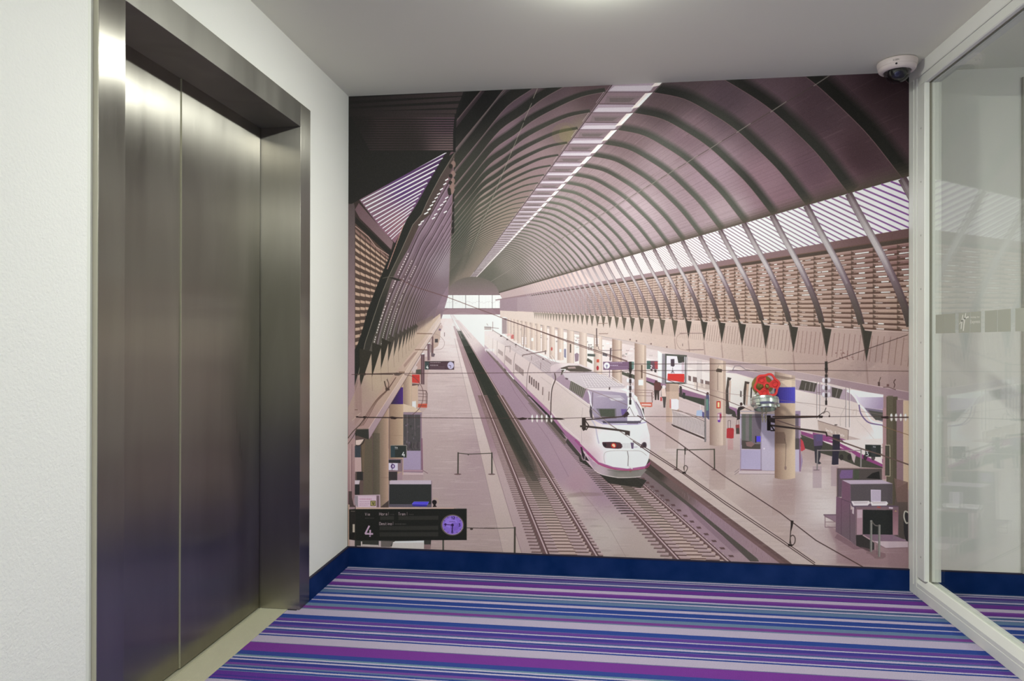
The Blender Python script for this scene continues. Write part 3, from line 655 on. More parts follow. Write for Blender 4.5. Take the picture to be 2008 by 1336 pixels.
CS = field([(930, 660, (214, 200, 196)), (970, 700, (160, 134, 148)), (1000, 780, (162, 138, 150)), (1050, 860, (168, 144, 154)), (1100, 920, (172, 146, 156)), (1130, 950, (176, 146, 154)), (1120, 985, (196, 182, 172)), (1180, 1050, (194, 182, 172)), (1250, 1080, (186, 170, 160)), (1180, 960, (170, 144, 154))], 3)
wedge(.40, .92, 628, 1110, CS)
line([(975, 700), (1010, 770), (1075, 860), (1115, 935)], .7, (120, 90, 106), .5)
line(E_([(1000, 540), (1130, 690), (1290, 900), (1440, 1170), (1480, 1240)]), .7, (150, 130, 122), .7)
blotch(60, (1095, 1230), (955, 1100), [(170, 154, 140), (210, 198, 186), (150, 130, 124)], .16, (4, 18), (.8, 3), lambda x, y: x > VX+.64*(y-VY) and x < VX+.86*(y-VY))
soft(E_([(860, 590), (1000, 560), (1230, 570), (1240, 600), (1000, 610), (870, 620)]), (130, 108, 98), .35, .15)
# ground right of the right-hand track and the platform wall
wedge(1.10, 1.25, 880, 1112, field([(1290, 950, (130, 112, 112)), (1380, 1020, (168, 142, 150)), (1480, 1095, (172, 148, 152))], 3))
poly(G_([(190, 260), (240, 215), (520, 480), (640, 620), (900, 850), (1330, 1190), (1380, 1290), (1290, 1290), (1000, 1020), (700, 760), (420, 540), (160, 340)]), (84, 80, 70), .85)
soft(G_([(600, 660), (900, 950), (1200, 1180), (1100, 1190), (700, 820)]), (110, 86, 96), .35, .06)
wedge(1.235, 1.32, 905, 1116, field([(1290, 925, (78, 72, 64)), (1320, 950, (120, 100, 96)), (1400, 1020, (160, 134, 142)), (1500, 1100, (166, 140, 144))], 3))
for i in range(60):
    y = RP.uniform(960, 1105); x = VX+RP.uniform(1.24, 1.32)*(y-VY); line([(x, y), (x, y+RP.uniform(3, 9))], .8, RP.choice([(120, 94, 98), (190, 168, 168)]), .3)
poly([(1273, 899), (VX+1.345*510, VY+510), (VX+1.30*510, VY+510), (1276, 912)], (124, 98, 94), .9)
FL = field([(1300, 840, (196, 176, 172)), (1330, 880, (206, 190, 184)), (1420, 900, (190, 170, 162)), (1430, 960, (196, 178, 168)), (1480, 990, (186, 166, 158)), (1500, 930, (196, 180, 176)), (1540, 960, (176, 154, 150)), (1600, 950, (210, 198, 192)), (1620, 1000, (216, 206, 200)), (1600, 1080, (200, 184, 178)),
            (1700, 1090, (166, 140, 140)), (1760, 1080, (164, 138, 138)), (1660, 1040, (160, 134, 134)), (1650, 860, (192, 172, 166)), (1600, 880, (184, 162, 156)), (1520, 1060, (190, 170, 160)), (1680, 940, (190, 170, 162)), (1450, 850, (196, 178, 172)), (1240, 800, (210, 196, 192))], 3)
poly([(1100, 712), (1250, 700), (1400, 720), (1790, 800), (1790, 1120), (VX+1.345*515, VY+515), (1272, 899), (1262, 800), (1180, 735)], FL)
poly([(1273, 899), (1300, 880), (1530, 1055), (1640, 1120), (VX+1.345*510, VY+510)], (202, 186, 176), .8)
for i in range(380):
    y = RP.uniform(810, 1100); x = RP.uniform(1290+(y-900)*1.2, 1780)
    ell(x, y, RP.uniform(5, 30), RP.uniform(.6, 2.2), RP.choice([(232, 224, 218), (160, 134, 132), (222, 210, 204), (172, 148, 140)]), .10, 12)
soft([(1622, 1030), (1680, 1060), (1784, 1075), (1784, 1112), (1640, 1105), (1640, 1070)], (150, 118, 122), .5, .04)
# ---- tracks
def track(ml, mr, ol, orr, y_a, y_b, dark_to, gap, stub):
    wedge(ml, mr, y_a, y_b, field([(VX+ml*(y_a-VY), y_a, (62, 64, 56)), (VX+(ml+mr)/2*(dark_to-VY), dark_to, (96, 88, 78)), (VX+(ml+mr)/2*(y_b-VY), y_b, (146, 122, 112))], 3))
    m0_ = 1; u = 1/(y_b+8-VY); end = 1/(max(y_a, 655)-VY)
    while u < end:
        y = VY+1/u; s = (1/u); th = gap*s*s
        if th < .9: break
        x = lambda m: VX+m*s  # noqa
        lit = min(max((y-dark_to+30)/90, 0), 1)
        c = tuple(np.array((92, 84, 74))*(1-lit)+np.array((206, 184, 172))*lit)
        poly([(x(ml), y-th*.72), (x(mr), y-th*.62), (x(mr), y-th*.02), (x(ml), y-th*.1)], c, .9 if lit > .1 else .5)
        poly([(x(ml), y-th*.08), (x(mr), y), (x(mr), y+th*.2), (x(ml), y+th*.12)], (104, 76, 68), .6 if lit > .1 else .3)
        b = (194, 172, 168) if lit > .3 else (150, 130, 122)
        if m0_: poly([(x(ml-.024), y-th*.5), (x(ml-.008), y-th*.5), (x(ml-.006), y+th*.5), (x(ml-.022), y+th*.5)], (98, 78, 72), .75)
        for m0, m1, o in ((ol, ml-.020, .05), (ml+.005, ml+.052, -.12), (mr-.075, mr-.02, .1), (mr+.006, orr, .0)):
            yy = y+o*th
            poly([(x(m0), yy+th*.28), (x(m0)+.08*th, yy-th*.18), (x(m0)+.45*th, yy-th*.48), (x(m1), yy-th*.5), (x(m1), yy+th*.3)], b if m0 != ol else (186, 164, 160), .97); poly([(x(m0), yy+th*.28), (x(m0)+.1*th, yy-th*.1), (x(m1), yy+th*.02), (x(m1), yy+th*.3)], (150, 124, 122), .6)
            line([(x(m0), yy+th*.36), (x(m1), yy+th*.40)], max(th*.22, .5), (88, 64, 60), .85)
        if m0: line([(x(ml-.014), y-th*.3), (x(ml-.006), y)], max(th*.35, .6), (80, 62, 58), .8); line([(x(mr-.018), y-th*.2), (x(mr-.006), y+th*.1)], max(th*.35, .6), (80, 62, 58), .8)
        u += gap*1.0
    for m, in ((ml,), (mr,)):
        poly([(VX+(m-.013)*(y_a-VY), y_a), (VX+(m+.011)*(y_a-VY), y_a), (VX+(m+.011)*(y_b-VY), y_b), (VX+(m-.013)*(y_b-VY), y_b)], (122, 96, 94))
        line([(VX+(m+.001)*(y_a-VY), y_a), (VX+(m+.001)*(y_b-VY), y_b)], .9, (206, 186, 184), .95, 2.6)
        line([(VX+(m+.009)*(y_a-VY), y_a), (VX+(m+.009)*(y_b-VY), y_b)], .5, (92, 68, 66), .8, 1.6)
track(.403, .600, .345, .630, 645, 1110, 940, 3.05e-5, 1)
for q_ in (230, 255, 280, 300, 320, 340): poly([(VX+.43*50, VY+50), (VX+.565*50, VY+50), (VX+.565*q_*.9, VY+q_*.9), (VX+.54*q_, VY+q_), (VX+.49*q_, VY+q_), (VX+.455*q_*.8, VY+q_*.8)], (58, 62, 54), .3)
poly([(VX+.43*45, VY+45), (VX+.60*45, VY+45), (VX+.60*24, VY+24), (VX+.4*24, VY+24)], (236, 228, 224), .8)
for m in (.40, .47, .60, .70, .78): line([(VX+m*14, VY+14), (VX+m*60, VY+60)], .6, (170, 150, 150), .7, 1.0)
track(.916, 1.105, .862, 1.118, 925, 1112, 955, 3.25e-5, 1)
for i in range(22):
    u = 1/(1108-VY)+i*6.6e-5; y = VY+1/u
    if y > 935: poly([(VX+1.126/u, y-3), (VX+1.146/u, y-3), (VX+1.152/u, y+1), (VX+1.134/u, y+1)], (104, 80, 78), .9)
y = 1006.0      # ballast shoulder beside the train
while y > 790:
    s_ = y-VY; th = 3.25e-5*s_*s_; poly([(VX+.842*s_, y+th*.2), (VX+.85*s_, y-th*.35), (VX+.865*s_, y-th*.5), (VX+.91*s_, y-th*.45), (VX+.91*s_, y+th*.2), (VX+.87*s_, y)], (176, 152, 156), .85); line([(VX+.845*s_, y+th*.3), (VX+.875*s_, y+th*.12), (VX+.91*s_, y+th*.3)], th*.4, (78, 68, 66), .85)
    y -= th
# ---- far platforms and trains seen under the right-hand ledge
lb = lambda x: VY+.202*(x-VX)  # noqa   lower edge of the ledge
poly([(985, 627), (1784, lb(1784)-1), (1784, 900), (1560, 830), (1400, 800), (1280, 760), (1240, 745), (1100, 712), (1000, 668), (985, 650)], field([(1010, 640, (222, 210, 202)), (1150, 680, (232, 222, 216)), (1250, 720, (214, 200, 196)), (1300, 760, (206, 190, 186)), (1500, 780, (206, 190, 184)), (1784, 800, (190, 168, 160))], 2.5))
for i in range(130):
    x = RP.uniform(1000, 1290); y = lb(x)+RP.uniform(3, 26); rect(x, y, x+RP.uniform(1, 7), y+RP.uniform(.6, 3), RP.choice([(120, 106, 104), (244, 240, 236), (160, 130, 130), (96, 104, 96), (250, 246, 244)]), .5)
FT = field([(1270, 720, (226, 216, 212)), (1400, 745, (226, 216, 210)), (1500, 780, (222, 210, 202)), (1700, 830, (220, 206, 198)), (1760, 850, (226, 214, 208))], 2.5)
poly([(1232, 690), (1290, 702), (1395, 712), (1530, 742), (1784, 792), (1784, 880), (1620, 846), (1520, 840), (1400, 795), (1330, 770), (1232, 722)], FT)      # white train
poly(F_([(0, 410), (200, 340), (420, 400), (860, 520), (860, 600), (640, 540), (200, 440), (0, 470)]), (212, 200, 196), .7)
poly(F_([(200, 640), (360, 690), (600, 770), (860, 850), (860, 880), (600, 830), (360, 730), (200, 680)]), (150, 112, 138))
poly(F_([(180, 672), (400, 745), (600, 830), (860, 880), (850, 950), (600, 905), (560, 850), (400, 790), (180, 700)]), (76, 78, 68))
poly(D_([(1080, 440), (1130, 470), (1130, 500), (1070, 470)]), (96, 96, 84)); poly(D_([(1435, 580), (1575, 625), (1575, 665), (1435, 610)]), (92, 92, 80))
poly(F_([(0, 590), (80, 620), (80, 665), (0, 630)]), (92, 92, 80))
poly(F_([(200, 690), (400, 790), (560, 850), (860, 960), (860, 1100), (460, 960), (200, 900), (0, 800)]), (206, 188, 184))
for x0, x1, y0, y1 in ((640, 668, 622, 684), (688, 730, 634, 700), (768, 796, 660, 748), (816, 862, 676, 764)):
    poly(F_([(x0, y0), (x1, y0+10), (x1, y1), (x0, y1-10)]), (128, 108, 104))
poly(F_([(1028, 590), (1120, 560), (1490, 605), (1603, 615), (1603, 700), (1330, 655), (1140, 600)]), (172, 154, 166))
line(F_([(1100, 575), (1125, 525), (1180, 520), (1240, 560), (1490, 600)]), 1.6, (150, 136, 140))
poly(F_([(1030, 590), (1130, 610), (1335, 665), (1335, 900), (1180, 960), (1030, 940)]), (230, 220, 212))
poly(F_([(1050, 640), (1092, 650), (1075, 680), (1060, 760), (1060, 880), (1075, 990), (1035, 1000), (1030, 800)]), (86, 78, 72)); poly(F_([(1068, 670), (1088, 680), (1078, 900), (1062, 900)]), (200, 176, 162))
poly(F_([(1232, 682), (1282, 692), (1245, 780), (1235, 940), (1215, 920), (1218, 780)]), (90, 80, 74)); poly(F_([(1250, 710), (1275, 712), (1258, 940), (1240, 930)]), (204, 178, 160))
poly(F_([(1183, 780), (1200, 790), (1198, 850), (1180, 845)]), (120, 112, 106))
line(F_([(1335, 665), (1300, 760), (1295, 900)]), 2.4, (66, 60, 58))
poly(F_([(1065, 945), (1150, 970), (1150, 1040), (1080, 1010)]), (160, 122, 152)); poly(F_([(1030, 940), (1060, 960), (1130, 1000), (1150, 1070), (1030, 1020)]), (84, 80, 74)); poly(F_([(1040, 1030), (1100, 1030), (1090, 1050), (1030, 1045)]), (200, 190, 186))
line(F_([(380, 800), (560, 880), (860, 985)]), .8, (180, 160, 158), .6)
poly(F_([(320, 360), (365, 390), (365, 700), (320, 700)]), (234, 228, 226))
poly(F_([(700, 690), (860, 720), (860, 790), (700, 750)]), (210, 194, 182), .8); 
for x in (736, 750, 765, 778): line(F_([(x, 460), (x-2, 700)]), .9, (186, 176, 174), .9)
line(F_([(733, 690), (730, 780), (745, 780)]), 1.4, (130, 118, 114))
word('il s', 1354, 754, 4.5, 2.2, .8, (232, 224, 218), .7)
# big train at the far right
poly(H_([(320, 665), (640, 700), (900, 760), (1240, 830), (1240, 1336), (1150, 1336), (700, 1200), (320, 1130)]), field([(1570, 760, (226, 214, 206)), (1650, 800, (216, 202, 194)), (1700, 830, (222, 208, 200)), (1725, 860, (236, 228, 226))], 2.5))
poly(H_([(320, 665), (860, 770), (990, 920), (900, 890), (640, 840), (320, 770)]), (178, 158, 168))
poly(H_([(385, 665), (545, 700), (520, 795), (355, 770)]), (92, 86, 78)); poly(H_([(700, 745), (815, 768), (780, 865), (700, 845)]), (92, 86, 78))
for x in (430, 475, 515): line(H_([(x, 700), (x-16, 790)]), 1.2, (150, 140, 134))
line(H_([(765, 760), (740, 860)]), 1.2, (150, 140, 134)); line(H_([(385, 668), (545, 702), (640, 720), (820, 768)]), 1.2, (222, 212, 208))
poly(H_([(860, 770), (1240, 830), (1240, 980), (1040, 960), (960, 880)]), grad(H_([(900, 800)])[0], (236, 232, 236), H_([(1200, 950)])[0], (168, 150, 176)))
poly(H_([(900, 770), (1240, 822), (1240, 850), (980, 850)]), (232, 226, 226))
poly(H_([(1040, 960), (1240, 985), (1240, 1110), (1150, 1080), (1080, 1010)]), (130, 118, 136)); poly(H_([(1080, 985), (1240, 1010), (1240, 1090), (1160, 1090), (1110, 1030)]), (92, 90, 84))
line(smooth(H_([(860, 785), (930, 830), (990, 930), (1040, 975), (1070, 1030), (1120, 1100), (1235, 1135)])), 3.2, (232, 226, 234)); line(smooth(H_([(985, 930), (1000, 1010), (1040, 1075), (1100, 1120), (1235, 1145)])), 2.4, (120, 100, 140))
poly(H_([(1100, 1130), (1240, 1150), (1240, 1336), (1200, 1336)]), (236, 228, 226), .8)
line(H_([(960, 1090), (1060, 1190), (1180, 1336)]), .8, (200, 186, 180), .8); line(H_([(320, 900), (700, 1000), (1000, 1080)]), .6, (200, 184, 176), .8)
line(smooth(H_([(790, 1150), (790, 1060), (840, 950), (850, 935)])), .7, (186, 170, 162)); line(H_([(920, 1030), (925, 985), (960, 975), (955, 1040)]), .8, (200, 180, 164))
poly(H_([(375, 1190), (540, 1230), (850, 1290), (1000, 1420), (1240, 1500), (1240, 1540), (1000, 1460), (380, 1240)]), (150, 82, 130))
poly(H_([(375, 1180), (500, 1205), (500, 1240), (375, 1205)]), (214, 196, 196)); poly(J_([(570, 0), (800, 90), (900, 130), (890, 120), (960, 160), (560, 60)]), (152, 78, 130))
poly(H_([(375, 1240), (500, 1290), (700, 1336), (600, 1400), (400, 1336)]), (90, 88, 78))
poly(H_([(552, 1095), (875, 1195), (868, 1305), (560, 1190)]), (192, 172, 160)); line(H_([(552, 1095), (875, 1195), (868, 1305)]), 1.2, (132, 110, 102))
word('Sevilla  S  Justa', 1619, 840, 5, 1.7, .8, (228, 220, 214), .9, dy=.30)
ell(1639, 833.5, 3, 1.2, (90, 76, 70))
for x in (545, 575, 848, 885): line(H_([(x, 690 if x < 800 else 750), (x-2, 1075 if x < 800 else 1165)]), 1.0, (120, 98, 92)); line(H_([(x+5, 690 if x < 800 else 750), (x+3, 1060 if x < 800 else 1160)]), .9, (232, 226, 222))
line(H_([(545, 800), (585, 805)]), .8, (130, 110, 104))
word('ain', 1695.5, 864, 8, 3, .9, (150, 120, 114), .8)
# lower right part of it, wheels, people
poly(J_([(560, 0), (700, 20), (1180, 0), (1180, 270), (960, 160), (600, 40)]), (228, 216, 210))
poly(J_([(570, -10), (760, 50), (900, 120), (1185, 260), (1185, 300), (980, 225), (900, 165), (720, 60), (560, 15)]), (152, 78, 130))
poly(J_([(300, -20), (560, 20), (900, 170), (1185, 290), (1185, 300), (960, 290), (740, 200), (400, 100), (300, 60)]), (84, 82, 72))
poly(J_([(860, 130), (915, 170), (900, 250), (880, 215)]), (196, 178, 176))
for x in (770, 850, 1010, 1090): ell(*J_([(x, 190)])[0], 4, 6, (60, 56, 54), .8)
# ---- columns
COLS = [(1519, 1559, 732, 938), (1391.5, 1423, 705, 873), (1244.5, 1267, 676, 800), (1200.5, 1219.5, 668, 752), (1164.5, 1180.8, 660, 734), (1136, 1151, 654, 720), (1112, 1126, 650, 713), (1093.3, 1105, 646, 706), (1077.5, 1088, 643, 704), (1063.2, 1072.6, 640.5, 690), (1051, 1060, 637.5, 688), (1040, 1049.6, 635.5, 686),
        (1030.5, 1039, 633.8, 682), (1022, 1029.5, 632, 678), (1014.5, 1021, 630.5, 673), (1007, 1014, 629, 668), (1001, 1006.5, 628, 664), (995, 1000, 627, 660)]
rect(984.5, 624, 994, 655, (150, 132, 134), .8)
for i, (x0, x1, y0, y1) in enumerate(COLS[::-1]):
    y0 -= 3; w = x1-x0
    big_ = i > len(COLS)-5
    dk_, mid, lt = ((156, 131, 118), (188, 166, 150), (220, 202, 184)) if w > 18 else ((184, 163, 151), (204, 186, 172), (224, 209, 195))
    for q in range(12):
        t_ = q/11; c = np.array(dk_)*(1-t_)**1.3+np.array(lt)*(1-(1-t_)**1.3)
        if t_ > .9: c = np.array(mid)
        yy = y0+t_*w*.2
        rect(x0+w*q/12, yy, x0+w*(q+1)/12+.15, y1+ (w*.07*math.sin(math.pi*t_)), tuple(c))
poly([(1519, 735), (1559, 742), (1559, 747), (1519, 741)], (120, 100, 90), .6)
for q in range(10): t_ = q/9; rect(1519+4*q, 759.5, 1523.2+4*q, 790.5, (60+30*t_, 48+38*t_, 120+70*t_))
poly([(1530, 748), (1559, 742), (1559, 758), (1545, 759)], (226, 208, 180), .6)
line(J_([(195, 0), (210, 60), (205, 200), (200, 290)]), .8, (120, 100, 92)); ell(*J_([(207, 297)])[0], 2.2, 3.6, (150, 128, 118))
rect(1519, 880, 1559, 880.6, (140, 116, 100), .4)
line([(1470, 880), (1470, 881)], 1, (0, 0, 0), 0)
rect(1405, 787, 1413, 801, (200, 60, 50)); rect(1407, 789, 1411, 799, (240, 214, 160)); rect(1172-2, 705, 1175, 711, (200, 90, 70))
poly(F_([(945, 550), (960, 515), (980, 515), (995, 560), (990, 590), (932, 585), (932, 562)]), (90, 80, 70)); poly(F_([(948, 548), (962, 515), (980, 515), (994, 558)]), (214, 196, 176)); line(F_([(947, 590), (947, 780)]), .9, (120, 100, 88))
poly(F_([(945, 1020), (985, 1010), (990, 1060), (975, 1110), (945, 1105)]), (170, 120, 150)); rect(1407.5, 812, 1411, 824, (212, 190, 190)); rect(1408, 824, 1412, 828, (110, 60, 170)); rect(1411.5, 812, 1414.5, 820, (170, 60, 80))
ell(1172, 722, 2.4, 4.5, (176, 60, 64)); ell(1082, 684.5, 1.6, 3.6, (190, 90, 84)); rect(1117.5, 675, 1120, 692, (90, 76, 68)); rect(1252, 745, 1261.5, 756, (236, 232, 232)); rect(1257, 716, 1260, 742, (120, 98, 84))
for x, y in ((1099, 688), (1044, 666)): rect(x-2, y-3, x+2, y+3, (240, 236, 236))
# wall lamp column foot floor shadows
for x0, x1, y0, y1 in ((1516, 1560, 938, 1010), (1392, 1424, 873, 960), (1306, 1332, 828, 880)): poly([(x0, y0), (x1, y0), (x1-2, y1), (x0-2, y1)], (176, 150, 140), .35)
# advert pillar, people, cabinets
rect(1306, 752, 1331.5, 828, (190, 164, 148)); poly([(1306, 752), (1331, 757), (1331, 768), (1306, 768)], (140, 116, 104), .6); rect(1313, 753, 1331, 828, (204, 180, 160), .6)
poly(F_([(450, 870), (520, 868), (540, 880), (540, 970), (520, 985), (460, 975)]), (226, 222, 236)); poly(F_([(445, 870), (458, 872), (460, 970), (445, 960)]), (200, 120, 110))
poly(F_([(395, 395), (625, 410), (625, 712), (395, 708)]), (90, 92, 84)); poly(F_([(412, 415), (605, 425), (602, 695), (408, 695)]), (224, 220, 228)); poly(F_([(365, 395), (398, 398), (398, 710), (362, 715)]), (150, 142, 148)); poly(F_([(612, 425), (632, 430), (625, 714), (612, 710)]), (180, 172, 172))
poly(F_([(424, 604), (598, 606), (600, 650), (595, 695), (420, 672)]), (212, 66, 60)); poly(F_([(522, 420), (598, 425), (598, 488), (535, 492)]), (80, 80, 74)); poly(F_([(456, 452), (494, 450), (496, 520), (480, 532), (456, 522)]), (86, 74, 84)); line(F_([(460, 600), (475, 570), (492, 600)]), 1, (90, 80, 84)); line(F_([(475, 540), (475, 600)]), .9, (110, 100, 104))
rect(*F_([(570, 480)])[0], *F_([(598, 600)])[0], (190, 160, 166), .5)
poly(F_([(282, 700), (300, 685), (345, 695), (356, 770), (335, 790), (332, 880), (318, 880), (312, 800), (305, 880), (290, 880), (282, 790)]), (74, 64, 60)); poly(F_([(278, 705), (300, 690), (350, 700), (358, 765), (340, 780), (285, 775)]), (110, 74, 70))
ell(*F_([(302, 688)])[0], 2.2, 2.6, (90, 68, 62)); poly(F_([(358, 760), (405, 758), (408, 850), (398, 960), (380, 960), (372, 860), (355, 840)]), (90, 84, 80)); poly(F_([(358, 762), (372, 745), (400, 752), (408, 845), (360, 845)]), (220, 198, 186)); ell(*F_([(384, 742)])[0], 3.6, 3.6, (226, 216, 212)); rect(*F_([(345, 850)])[0], *F_([(366, 890)])[0], (190, 90, 90))
# luggage trolley and stacked trolleys
for y in (775, 800, 832): line(F_([(75, y), (262, y+5), (275, y+20), (265, y+30)]), .9, (150, 120, 112))
line(F_([(80, 775), (80, 830)]), .9, (150, 120, 112)); line(F_([(255, 800), (262, 905)]), 1.4, (120, 96, 90)); poly(F_([(130, 905), (262, 905), (262, 950), (240, 955), (150, 945)]), (206, 110, 90)); poly(F_([(150, 920), (250, 922), (250, 940), (150, 936)]), (226, 196, 186))
poly(F_([(470, 985), (560, 1000), (815, 1120), (810, 1310), (470, 1160)]), (216, 202, 198), .6)
for i in range(25):
    u = i/24; x0 = 470+u*335; y0 = 985+u*115; line(F_([(x0, y0), (x0+12, y0+60), (x0+6, y0+150+20*u)]), 1.5, (206, 196, 194)); line(F_([(x0+6, y0+10), (x0+18, y0+70), (x0+10, y0+160)]), .7, (128, 112, 108)); line(F_([(x0-4, y0+150+25*u), (x0+20, y0+172+25*u)]), 2.0, (84, 70, 66))
line(F_([(470, 985), (560, 995), (800, 1100), (810, 1110)]), 1.0, (120, 104, 100)); line(F_([(500, 990), (640, 1020), (800, 1075)]), .9, (140, 120, 116))
rect(*F_([(808, 850)])[0], *F_([(826, 1320)])[0], (130, 124, 122)); poly(F_([(826, 810), (858, 830), (860, 1090), (826, 1060)]), (96, 96, 122)); poly(F_([(826, 870), (848, 870), (850, 990), (828, 990)]), (110, 148, 132)); ell(*F_([(842, 812)])[0], 2.4, 2.8, (90, 70, 66))
poly(F_([(728, 990), (785, 985), (790, 1050), (722, 1045)]), (170, 186, 210)); poly(F_([(785, 1000), (806, 1010), (806, 1070), (786, 1060)]), (100, 94, 140)); line(F_([(765, 930), (768, 985)]), 1.2, (220, 214, 214)); poly(F_([(548, 730), (572, 740), (576, 840), (560, 850), (548, 830)]), (84, 76, 74)); poly(F_([(580, 800), (608, 806), (605, 870), (582, 862)]), (66, 70, 64))
# suitcases
poly(F_([(1042, 1180), (1060, 1172), (1110, 1174), (1118, 1190), (1114, 1280), (1090, 1285), (1040, 1278)]), (184, 62, 66)); line(F_([(1056, 1175), (1056, 1095), (1082, 1095), (1082, 1172)]), .9, (110, 92, 92)); poly(F_([(1135, 1140), (1175, 1136), (1178, 1235), (1140, 1235)]), (150, 74, 74)); poly(F_([(1140, 1175), (1172, 1172), (1174, 1235), (1142, 1235)]), (84, 80, 72)); line(F_([(1142, 1138), (1148, 1080), (1165, 1080), (1170, 1136)]), .8, (130, 100, 100)); rect(*F_([(1052, 1290)])[0], *F_([(1110, 1400)])[0], (190, 120, 120), .35)
poly(F_([(1150, 990), (1165, 955), (1210, 945), (1238, 960), (1185, 1000), (1180, 1080), (1150, 1090)]), (66, 60, 58)); ell(*F_([(1194, 922)])[0], 2.6, 3.2, (80, 62, 56))
# booth
poly(F_([(1182, 990), (1280, 940), (1350, 950), (1550, 1000), (1550, 1040), (1182, 1030)]), (216, 198, 184)); line(F_([(1182, 998), (1340, 998)]), 2.4, (188, 176, 180))
poly(F_([(1182, 1025), (1550, 1025), (1550, 1600), (1182, 1600)]), (186, 176, 194)); poly(F_([(1195, 1025), (1405, 1028), (1400, 1350), (1195, 1350)]), (130, 122, 122)); poly(F_([(1205, 1030), (1240, 1030), (1240, 1340), (1205, 1340)]), (110, 114, 104)); poly(F_([(1275, 1030), (1305, 1030), (1305, 1340), (1275, 1340)]), (104, 112, 100)); poly(F_([(1310, 1040), (1400, 1040), (1400, 1300), (1310, 1340)]), (120, 108, 120), .8)
rect(*F_([(1352, 1258)])[0], *F_([(1405, 1318)])[0], (86, 76, 220)); poly(F_([(1340, 1255), (1352, 1258), (1352, 1330), (1340, 1325)]), (60, 56, 60)); poly(G_([(1200, 20), (1290, 30), (1340, 60), (1395, 60), (1395, 112), (1200, 108)]), (92, 84, 78)); poly(G_([(1240, 40), (1300, 30), (1335, 60), (1300, 90), (1250, 80)]), (170, 130, 126), .7)
poly(G_([(1190, 118), (1400, 120), (1400, 325), (1190, 320)]), (182, 172, 198)); line(G_([(1190, 115), (1402, 117)]), 1.2, (204, 192, 200)); line(G_([(1190, 0), (1185, 340)]), 2.0, (170, 150, 168)); line(G_([(1402, -60), (1402, 335)]), 2.2, (160, 146, 164)); line(G_([(1190, 328), (1540, 335)]), 1.8, (140, 108, 128)); poly(G_([(1170, 342), (1545, 345), (1545, 372), (1170, 370)]), (206, 190, 190)); line(G_([(1172, 372), (1542, 374)]), .8, (140, 116, 116))
poly(G_([(1405, 0), (1545, 0), (1545, 338), (1410, 335)]), (190, 180, 196)); ell(*G_([(1434, 107)])[0], 1.6, 1.6, (226, 218, 226)); line(G_([(1125, 355), (1170, 318)]), 1.2, (150, 130, 130)); line(G_([(1125, 380), (1170, 345)]), 1.2, (150, 130, 130))
soft(F_([(1350, 1040), (1430, 1040), (1500, 1200), (1550, 1336), (1480, 1336), (1380, 1200)]), (96, 90, 104), .0, .05)
rect(1559.5, 806, 1569.5, 925, (168, 146, 170)); rect(1559.5, 812, 1566, 880, (110, 100, 108), .8); rect(1559, 882, 1567, 925, (196, 186, 202)); rect(1559, 925, 1572, 928, (196, 178, 178)); line(J_([(350, 0), (355, 330)]), 2.2, (140, 96, 124))
poly(J_([(300, 0), (345, 0), (345, 110), (300, 110)]), (96, 90, 88)); poly(J_([(360, 0), (385, 30), (405, 110), (370, 130), (360, 120)]), (200, 76, 86)); poly(J_([(365, 130), (380, 230), (360, 330), (355, 320)]), (160, 140, 170))
# repaint the column over the booth edge
for q in range(12):
    t_ = q/11; c = np.array((150, 122, 104))*(1-t_)**1.3+np.array((214, 192, 164))*(1-(1-t_)**1.3); rect(1519+40*q/12, 791, 1519+40*(q+1)/12+.2, 938+2.6*math.sin(math.pi*t_), tuple(c))
line(J_([(195, 0), (212, 60), (208, 200), (203, 280)]), .8, (110, 92, 84)); ell(*J_([(206, 297)])[0], 2.2, 4, (150, 126, 116)); poly(H_([(110, 1215), (200, 1215), (215, 1250), (215, 1336), (108, 1336)]), (120, 96, 84), .5)
# people right
poly(J_([(490, 0), (580, 0), (575, 90), (560, 110), (560, 180), (545, 230), (568, 250), (545, 260), (505, 245), (500, 130)]), (70, 66, 72)); poly(J_([(485, -40), (580, -30), (580, 70), (495, 78)]), (104, 88, 118)); poly(J_([(682, -40), (755, -40), (755, 110), (742, 160), (740, 262), (690, 266), (672, 262), (680, 130)]), (62, 58, 70))
rect(1600, 852, 1613, 865, (104, 90, 128)); rect(1633, 862, 1646, 872, (60, 56, 62))
for x0, x1, y0, y1 in ((480, 570, 280, 500), (665, 740, 280, 480)): poly(J_([(x0, y0), (x1, y0), (x1, y1), (x0, y1)]), (160, 132, 144), .4)
line(J_([(530, 115), (525, 315)]), 2.6, (140, 134, 130)); line(J_([(530, 120), (960, 122)]), 1.8, (160, 146, 144)); line(J_([(968, 110), (966, 292)]), 2.8, (150, 144, 140)); line(J_([(490, 318), (548, 318)]), 1.6, (130, 112, 112))
# dark pillar at the right edge
poly(H_([(1240, 835), (1280, 840), (1280, 1336), (1240, 1336)]), (160, 130, 130)); rect(1738, 778, 1760, 1012, (98, 90, 74)); rect(1740, 776, 1751, 1000, (110, 102, 84), .8); rect(1758, 784, 1771, 1000, (150, 122, 128)); rect(1771, 786, 1785, 960, (206, 184, 156)); rect(1731, 800, 1737.5, 940, (170, 136, 136))
poly(J_([(1440, 440), (1330, 500), (1300, 700), (1300, 1000), (1440, 1020)]), grad((1770, 950), (120, 100, 92), (1755, 1020), (92, 84, 78))); poly(J_([(1300, 400), (1440, 440), (1440, 640), (1330, 640)]), (132, 106, 98), .8)
poly(J_([(1212, 68), (1262, 68), (1260, 380), (1210, 376)]), (84, 82, 70)); line(J_([(1258, 68), (1260, 380), (1212, 378)]), 1.2, (200, 186, 160)); line(J_([(1212, 68), (1258, 68)]), 1.2, (200, 190, 170))
